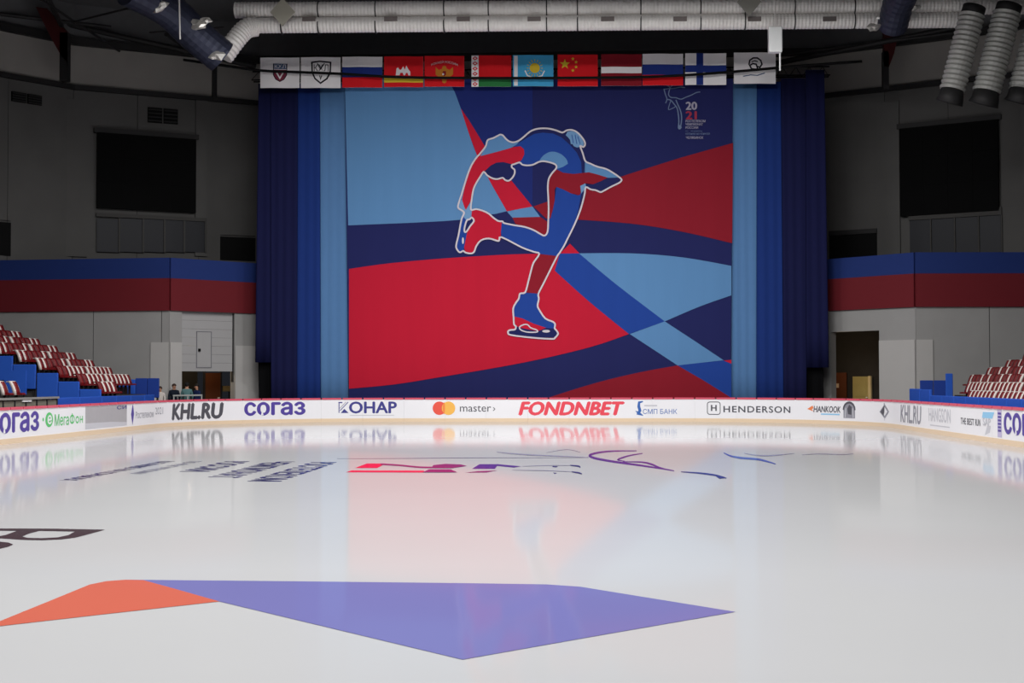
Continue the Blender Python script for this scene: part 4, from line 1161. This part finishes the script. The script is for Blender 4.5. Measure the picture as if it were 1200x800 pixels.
# blue end panels of the rows
epl = [(93, 118, 456), (68, 92.5, 447), (43, 67.5, 437), (15, 41.5, 427), (-12, 14.5, 417), (-37, -12.5, 407)]
for r, (x0, x1, y0) in enumerate(epl):
    a, b = at(x0, y0, YL1 - .15), at(x1, y0, YL1 - .15)
    zt_ = a.z; zb_ = max(.0, zt_ - .95 - (.3 if r == 0 else 0))
    t = thing('row_end_panel', 'blue padded end panel closing the %s row of seats' % ORD[r], 'panel', group='stepped blue end panels')
    mb = MB().box((a.x, YL1 - .15, zb_), (b.x, YL1 - .05, zt_), M_bpad)
    o = mb.build('pad', t); o.modifiers.new('bevel', 'BEVEL').width = .02
    for xx in (a.x + .08, b.x - .14):
        MB().box((xx, YL1 - .05, max(0, zb_ - .3)), (xx + .06, YL1 + .02, zt_ - .05), M_steel).build('post', t)
# extra pad in front, lower
a, b = at(6, 434, 50.6), at(30.5, 462, 50.6)
t = thing('aisle_pad', 'blue square pad standing in front of the stepped end panels', 'panel')
MB().box((a.x, 50.55, b.z), (b.x, 50.65, a.z), M_bpad).build('pad', t)
for xx in (a.x + .08, b.x - .14): MB().box((xx, 50.65, 0), (xx + .05, 50.7, a.z - .1), M_steel).build('post', t)
a, b = at(31, 448, 51.2), at(41, 460, 51.2)
# two seats of the nearer block
for x, y in ((1.5, 446), (7.5, 446)):
    p = at(x, y, 45.2)
    put_seat(p.x + .22, 45.2 + (x - 1.5) * .09, p.z - .88, 0, 'white-shelled seat of the near block beside the scorers fence', 'seats beside the scorers fence')
p = at(4, 446, 45.2)
struct(MB().box((-26.5, 43.6, 0), (p.x + .7, 46.6, p.z - .885), M_step).build('floor_stand_near'))
# scorers fence behind the boards
t = thing('scorers_fence', 'low grey-brown panel fence with top rail and white sign behind the boards', 'fence')
XF = -15.85
def yz_at(px, py, X):
    d = ray(px, py); tt = (X - CM.x) / d.x; q = CM + d * tt; return q.y, q.z
yf1 = yz_at(66.5, 466, XF)[0]; zf = 1.33
yf0 = yf1 - 8
n = 9
M_fp = mat('fence_panel', (128, 124, 112), .6, .3, noise=.08)
for k in range(n):
    y0 = yf0 + (yf1 - yf0) * k / n; y1 = yf0 + (yf1 - yf0) * (k + 1) / n
    MB().box((XF - .05, y0 + .03, .05), (XF, y1 - .03, zf - .08), M_fp).build('fence_panel', t)
    MB().box((XF - .07, y1 - .03, 0), (XF + .03, y1 + .03, zf - .04), M_steel).build('post', t)
MB().box((XF - .1, yf0, zf - .05), (XF + .06, yf1 + .1, zf + .02), mat('rail_grey', (150, 150, 146), .4, .4)).build('top_rail', t)
ya, za = yz_at(26, 466, XF + .02); yb, zb = yz_at(36.5, 470.5, XF + .02)
MB().box((XF + .01, ya, zb), (XF + .04, yb, za), c_paper).build('sign', t)
# blue pads at the far end of that stand
def pad(name, x0, y0, x1, y1, Y, m, lab, z0=0.0, group=None):
    a, b = at(x0, y0, Y), at(x1, y1, Y)
    t = thing(name, lab, 'panel', group=group)
    o = MB().box((a.x, Y, max(0, b.z)), (b.x, Y + .1, a.z), m).build('pad', t); o.modifiers.new('bevel', 'BEVEL').width = .02
    for xx in (a.x + .06, b.x - .12):
        MB().box((xx, Y + .1, 0), (xx + .06, Y + .16, a.z - .05), M_steel).build('post', t)
    return t
pad('blue_pad', 136.5, 444.5, 158, 462, 59.6, M_bpad, 'bright blue pad at the far end of the seats, before the concrete wall')
pad('blue_pad', 158.5, 443, 172, 466, 60.3, M_bpad2, 'dark blue pad between the bright pad and its dark twin')
pad('blue_pad', 172.5, 443, 186, 466, 60.3, M_bpad2, 'dark blue pad beside the person in white at the wall')
def front_pads(X, pxs, z1, lab, m, cat='panel'):
    t = thing('front_parapet', lab, 'parapet')
    ys = [yz_at(p, 465, X)[0] for p in pxs]
    for i, (a, b) in enumerate(zip(ys[:-1], ys[1:])):
        a, b = min(a, b), max(a, b)
        zz = z1[i] if hasattr(z1, '__len__') else z1
        o = MB().box((X - .05, a + .01, .02), (X + .05, b - .01, zz), m).build('pad', t); o.modifiers.new('bevel', 'BEVEL').width = .02
    return t
front_pads(-16.0, (60, 92, 118, 135, 152, 168, 180), 1.3, 'low blue padded parapet below the stepped end panels', M_bpad)
# stand on the right
YR2 = [53.8, 57.0, 59.5, 59.7, 59.7, 59.9, 60.1]
st = MB()
for r in range(7):
    xr = 17.3 + TREAD * r; z = .6 + RISE * r
    st.box((xr - TREAD / 2, 40, z - RISE if r else 0), (26.5, YR2[r] + .3, z), M_step)
struct(st.build('floor_stand_right'))
for r in range(7):
    xr = 17.3 + TREAD * r; z = .6 + RISE * r
    y = YR2[r]; k = 0
    while y > 40.5:
        sx, sy = px_of((xr + .2, y, z + .85))
        if sx > 1206: break
        red = r >= 2 and k % 5 in (1, 2, 4)
        put_seat(xr + .06, y, z, math.pi + random.uniform(-.04, .04), '%s, %s row of the stand behind the long blue parapet' % ('plain dark red seat' if red else 'red seat with white shell', ORD[r]),
                 '%s row, stand behind the long parapet' % ORD[r] + (', red' if red else ''), red)
        k += 1
        y -= .5 if k % 7 else .64
front_pads(16.1, [1067, 1079, 1091, 1105, 1119, 1133, 1148, 1164, 1181, 1199, 1222, 1250], [1.52, 1.5] + [1.28] * 9, 'long blue padded parapet in front of the seats with white shells', M_bpad)
pad('blue_pad', 1078.5, 445.5, 1094, 466, 59.0, M_bpad2, 'dark blue pad at the corner beside the pale cladding')
pad('blue_pad', 1094.5, 445.5, 1109, 466, 59.0, M_bpad2, 'dark blue pad between the corner pad and the tall one')
pad('blue_pad', 1108.5, 437.5, 1117, 466, 58.6, M_bpad, 'tall narrow blue pad at the end of the seat rows')

# ------------------------------------------------------------------ people behind the far boards
def person(x, y, h, rz, top_col, leg_col, hair_col, lab, lean=0.0, arm=0.0):
    k = h / 1.78
    J = {'pel': (0, 0, .95), 'sp': (0, .01, 1.15), 'ch': (lean * .5, .02, 1.36), 'nk': (lean, .01, 1.50), 'hd0': (lean * 1.2, -.01, 1.57), 'hd1': (lean * 1.3, -.025, 1.66), 'hd2': (lean * 1.3, -.02, 1.73)}
    Rr = {'pel': .15, 'sp': .14, 'ch': .155, 'nk': .06, 'hd0': .075, 'hd1': .098, 'hd2': .07}
    E = [('pel', 'sp'), ('sp', 'ch'), ('ch', 'nk'), ('nk', 'hd0'), ('hd0', 'hd1'), ('hd1', 'hd2')]
    for s, q in ((-1, 'l'), (1, 'r')):
        J.update({q + 'sh': (s * .19 + lean * .8, .02, 1.42), q + 'el': (s * .25, -.02 - arm * .1, 1.14), q + 'wr': (s * .22, -.1 - arm * .2, .92 + arm * .15), q + 'pa': (s * .21, -.13 - arm * .22, .85 + arm * .15),
                  q + 'hip': (s * .095, 0, .86), q + 'kn': (s * .1, -.02, .48), q + 'an': (s * .1, .02, .09), q + 'to': (s * .12, -.16, .04)})
        Rr.update({q + 'sh': .07, q + 'el': .052, q + 'wr': .036, q + 'pa': .036, q + 'hip': .095, q + 'kn': .066, q + 'an': .048, q + 'to': .04})
        E += [('ch', q + 'sh'), (q + 'sh', q + 'el'), (q + 'el', q + 'wr'), (q + 'wr', q + 'pa'), ('pel', q + 'hip'), (q + 'hip', q + 'kn'), (q + 'kn', q + 'an'), (q + 'an', q + 'to')]
        for i, (fx, ln) in enumerate(((-.03, .06), (-.01, .075), (.01, .07), (.028, .055))):
            b = J[q + 'pa']
            J[q + 'f%d' % i] = (b[0] + fx * 1.1, b[1] - .03, b[2] - .05); J[q + 'g%d' % i] = (b[0] + fx, b[1] - .045, b[2] - .05 - ln * .5)
            Rr[q + 'f%d' % i] = .0095; Rr[q + 'g%d' % i] = .008
            E += [(q + 'pa', q + 'f%d' % i), (q + 'f%d' % i, q + 'g%d' % i)]
        b = J[q + 'wr']
        J[q + 't0'] = (b[0] - s * .045, b[1] - .05, b[2] - .05); J[q + 't1'] = (b[0] - s * .055, b[1] - .075, b[2] - .09)
        Rr[q + 't0'] = .011; Rr[q + 't1'] = .009; E += [(q + 'pa', q + 't0'), (q + 't0', q + 't1')]
    names = list(J); me = bpy.data.meshes.new('body_frame')
    me.from_pydata([Vector(J[n]) * k for n in names], [(names.index(a), names.index(b)) for a, b in E], [])
    o = bpy.data.objects.new('body_frame', me); C.objects.link(o)
    md = o.modifiers.new('skin', 'SKIN'); md.use_smooth_shade = True
    for n_, sv in zip(names, me.skin_vertices[0].data): sv.radius = (Rr[n_] * k, Rr[n_] * k * (.82 if n_ in ('pel', 'sp', 'ch') else 1)); sv.use_root = (n_ == 'pel')
    o.modifiers.new('sub', 'SUBSURF').levels = 1
    dg = bpy.context.evaluated_depsgraph_get(); nm = bpy.data.meshes.new_from_object(o.evaluated_get(dg))
    bpy.data.objects.remove(o)
    for mt in (mat('skin', (196, 146, 120), .55), top_col, leg_col, M_black): nm.materials.append(mt)
    for p in nm.polygons:
        c = p.center / k; p.use_smooth = True
        p.material_index = 3 if c.z < .1 else 2 if (c.z < .93 and abs(c.x) < .19) else 0 if (c.z > 1.5 or (c.z < .94 + arm * .15 and abs(c.x) >= .19)) else 1
    t = thing('person', lab, 'person', (x, y, -.02), rz)
    b = link('body', nm, t)
    nm.name = 'body'
    # hair cap
    bm = bmesh.new(); bmesh.ops.create_icosphere(bm, subdivisions=2, radius=.112 * k)
    bmesh.ops.delete(bm, geom=[v for v in bm.verts if v.co.z < -.04 * k and v.co.y < .03 * k], context='VERTS')
    bmesh.ops.translate(bm, vec=(lean * 1.3 * k, .008 * k, 1.685 * k), verts=bm.verts)
    hm = bpy.data.meshes.new('hair'); bm.to_mesh(hm); bm.free(); hm.materials.append(hair_col)
    for p in hm.polygons: p.use_smooth = True
    link('hair', hm, t)
    for s in (-1, 1):
        MB().tube([((s * .035 + lean * 1.3) * k, -.112 * k, 1.665 * k), ((s * .035 + lean * 1.3) * k, -.128 * k, 1.665 * k)], .011 * k, M_black, 8).build('eye', t)
    MB().tube([(lean * 1.3 * k, -.11 * k, 1.66 * k), (lean * 1.3 * k, -.145 * k, 1.625 * k)], .014 * k, mat('skin', (196, 146, 120)), 8).build('nose', t)
    MB().box(((lean * 1.25 - .025) * k, -.118 * k, 1.592 * k), ((lean * 1.25 + .025) * k, -.1 * k, 1.602 * k), mat('lips', (150, 80, 76))).build('mouth', t)
c_teal = mat('jacket_teal', (92, 128, 130), .8, .1); c_dkj = mat('jacket_dark', (28, 34, 46), .8, .1); c_nvj = mat('jacket_navy', (32, 44, 84), .8, .1); c_whj = mat('jacket_white', (214, 206, 200), .8, .1)
c_trs = mat('trousers_black', (26, 26, 30), .8, .1); h_br = mat('hair_brown', (58, 40, 32), .7); h_bk = mat('hair_black', (22, 20, 20), .7)
p = at(204.0, 460, 63.25); person(p.x, 63.25, 1.78, .5, c_dkj, c_trs, h_br, 'person in dark jacket standing beside the gate pier')
p = at(219.0, 460, 63.3); person(p.x, 63.3, 1.84, math.pi + .2, c_teal, c_trs, h_bk, 'person in teal jacket seen from behind, standing before the gate')
p = at(230, 460, 63.95); person(p.x, 63.95, 1.76, -.6, c_nvj, c_trs, h_bk, 'person in navy jacket standing below the half lowered gate', lean=.03)
p = at(187.5, 460, 62.6); person(p.x, 62.6, 1.66, .2, c_whj, c_trs, h_br, 'person in white top standing beside the dark blue pads', arm=.4)
# grey barrier the people stand behind
t = thing('crowd_barrier', 'light grey barrier rail in front of the people at the gate', 'barrier')
pa, pb = at(203, 463.5, 62.95), at(237, 463.0, 62.95)
MB().tube([pa, pb], .04, mat('rail_pale', (190, 190, 188), .4, .4), 10).build('rail', t)
for f_ in (0.02, .5, .98):
    q = pa + (pb - pa) * f_
    MB().tube([(q.x, q.y, -.02), (q.x, q.y, q.z)], .03, mat('rail_pale', (190, 190, 188)), 8).build('post', t)
MB().tube([pa - Vector((0, 0, .5)), pb - Vector((0, 0, .5))], .025, mat('rail_pale', (190, 190, 188)), 8).build('rail', t)

# bulkhead lamps that light the two passages
def passage_lamp(a, b, u, z, off, power, lab):
    ux, uy = b[0] - a[0], b[1] - a[1]; L = math.hypot(ux, uy); ux /= L; uy /= L
    nx, ny = uy, -ux
    if ny > 0: nx, ny = -nx, -ny
    x, y = a[0] + ux * u + nx * off, a[1] + uy * u + ny * off
    t = thing('passage_lamp', lab, 'lamp', (x, y, z))
    MB().tube([(0, 0, 0), (0, 0, .05)], .16, M_steel, 16).build('base', t)
    g = bpy.data.materials.new('lamp_glow'); g.use_nodes = True
    bs = g.node_tree.nodes['Principled BSDF']; bs.inputs['Emission Color'].default_value = (1, .8, .55, 1); bs.inputs['Emission Strength'].default_value = 2
    MB().tube([(0, 0, -.08), (0, 0, -.04), (0, 0, 0)], [.06, .12, .14], g, 16).build('diffuser', t, True)
    ld = bpy.data.lights.new('passage_light', 'POINT'); ld.energy = power; ld.color = (1, .78, .52); ld.shadow_soft_size = .12
    lo = bpy.data.objects.new('passage_light', ld); C.objects.link(lo); lo.parent = t; lo.location = (0, 0, -.25)
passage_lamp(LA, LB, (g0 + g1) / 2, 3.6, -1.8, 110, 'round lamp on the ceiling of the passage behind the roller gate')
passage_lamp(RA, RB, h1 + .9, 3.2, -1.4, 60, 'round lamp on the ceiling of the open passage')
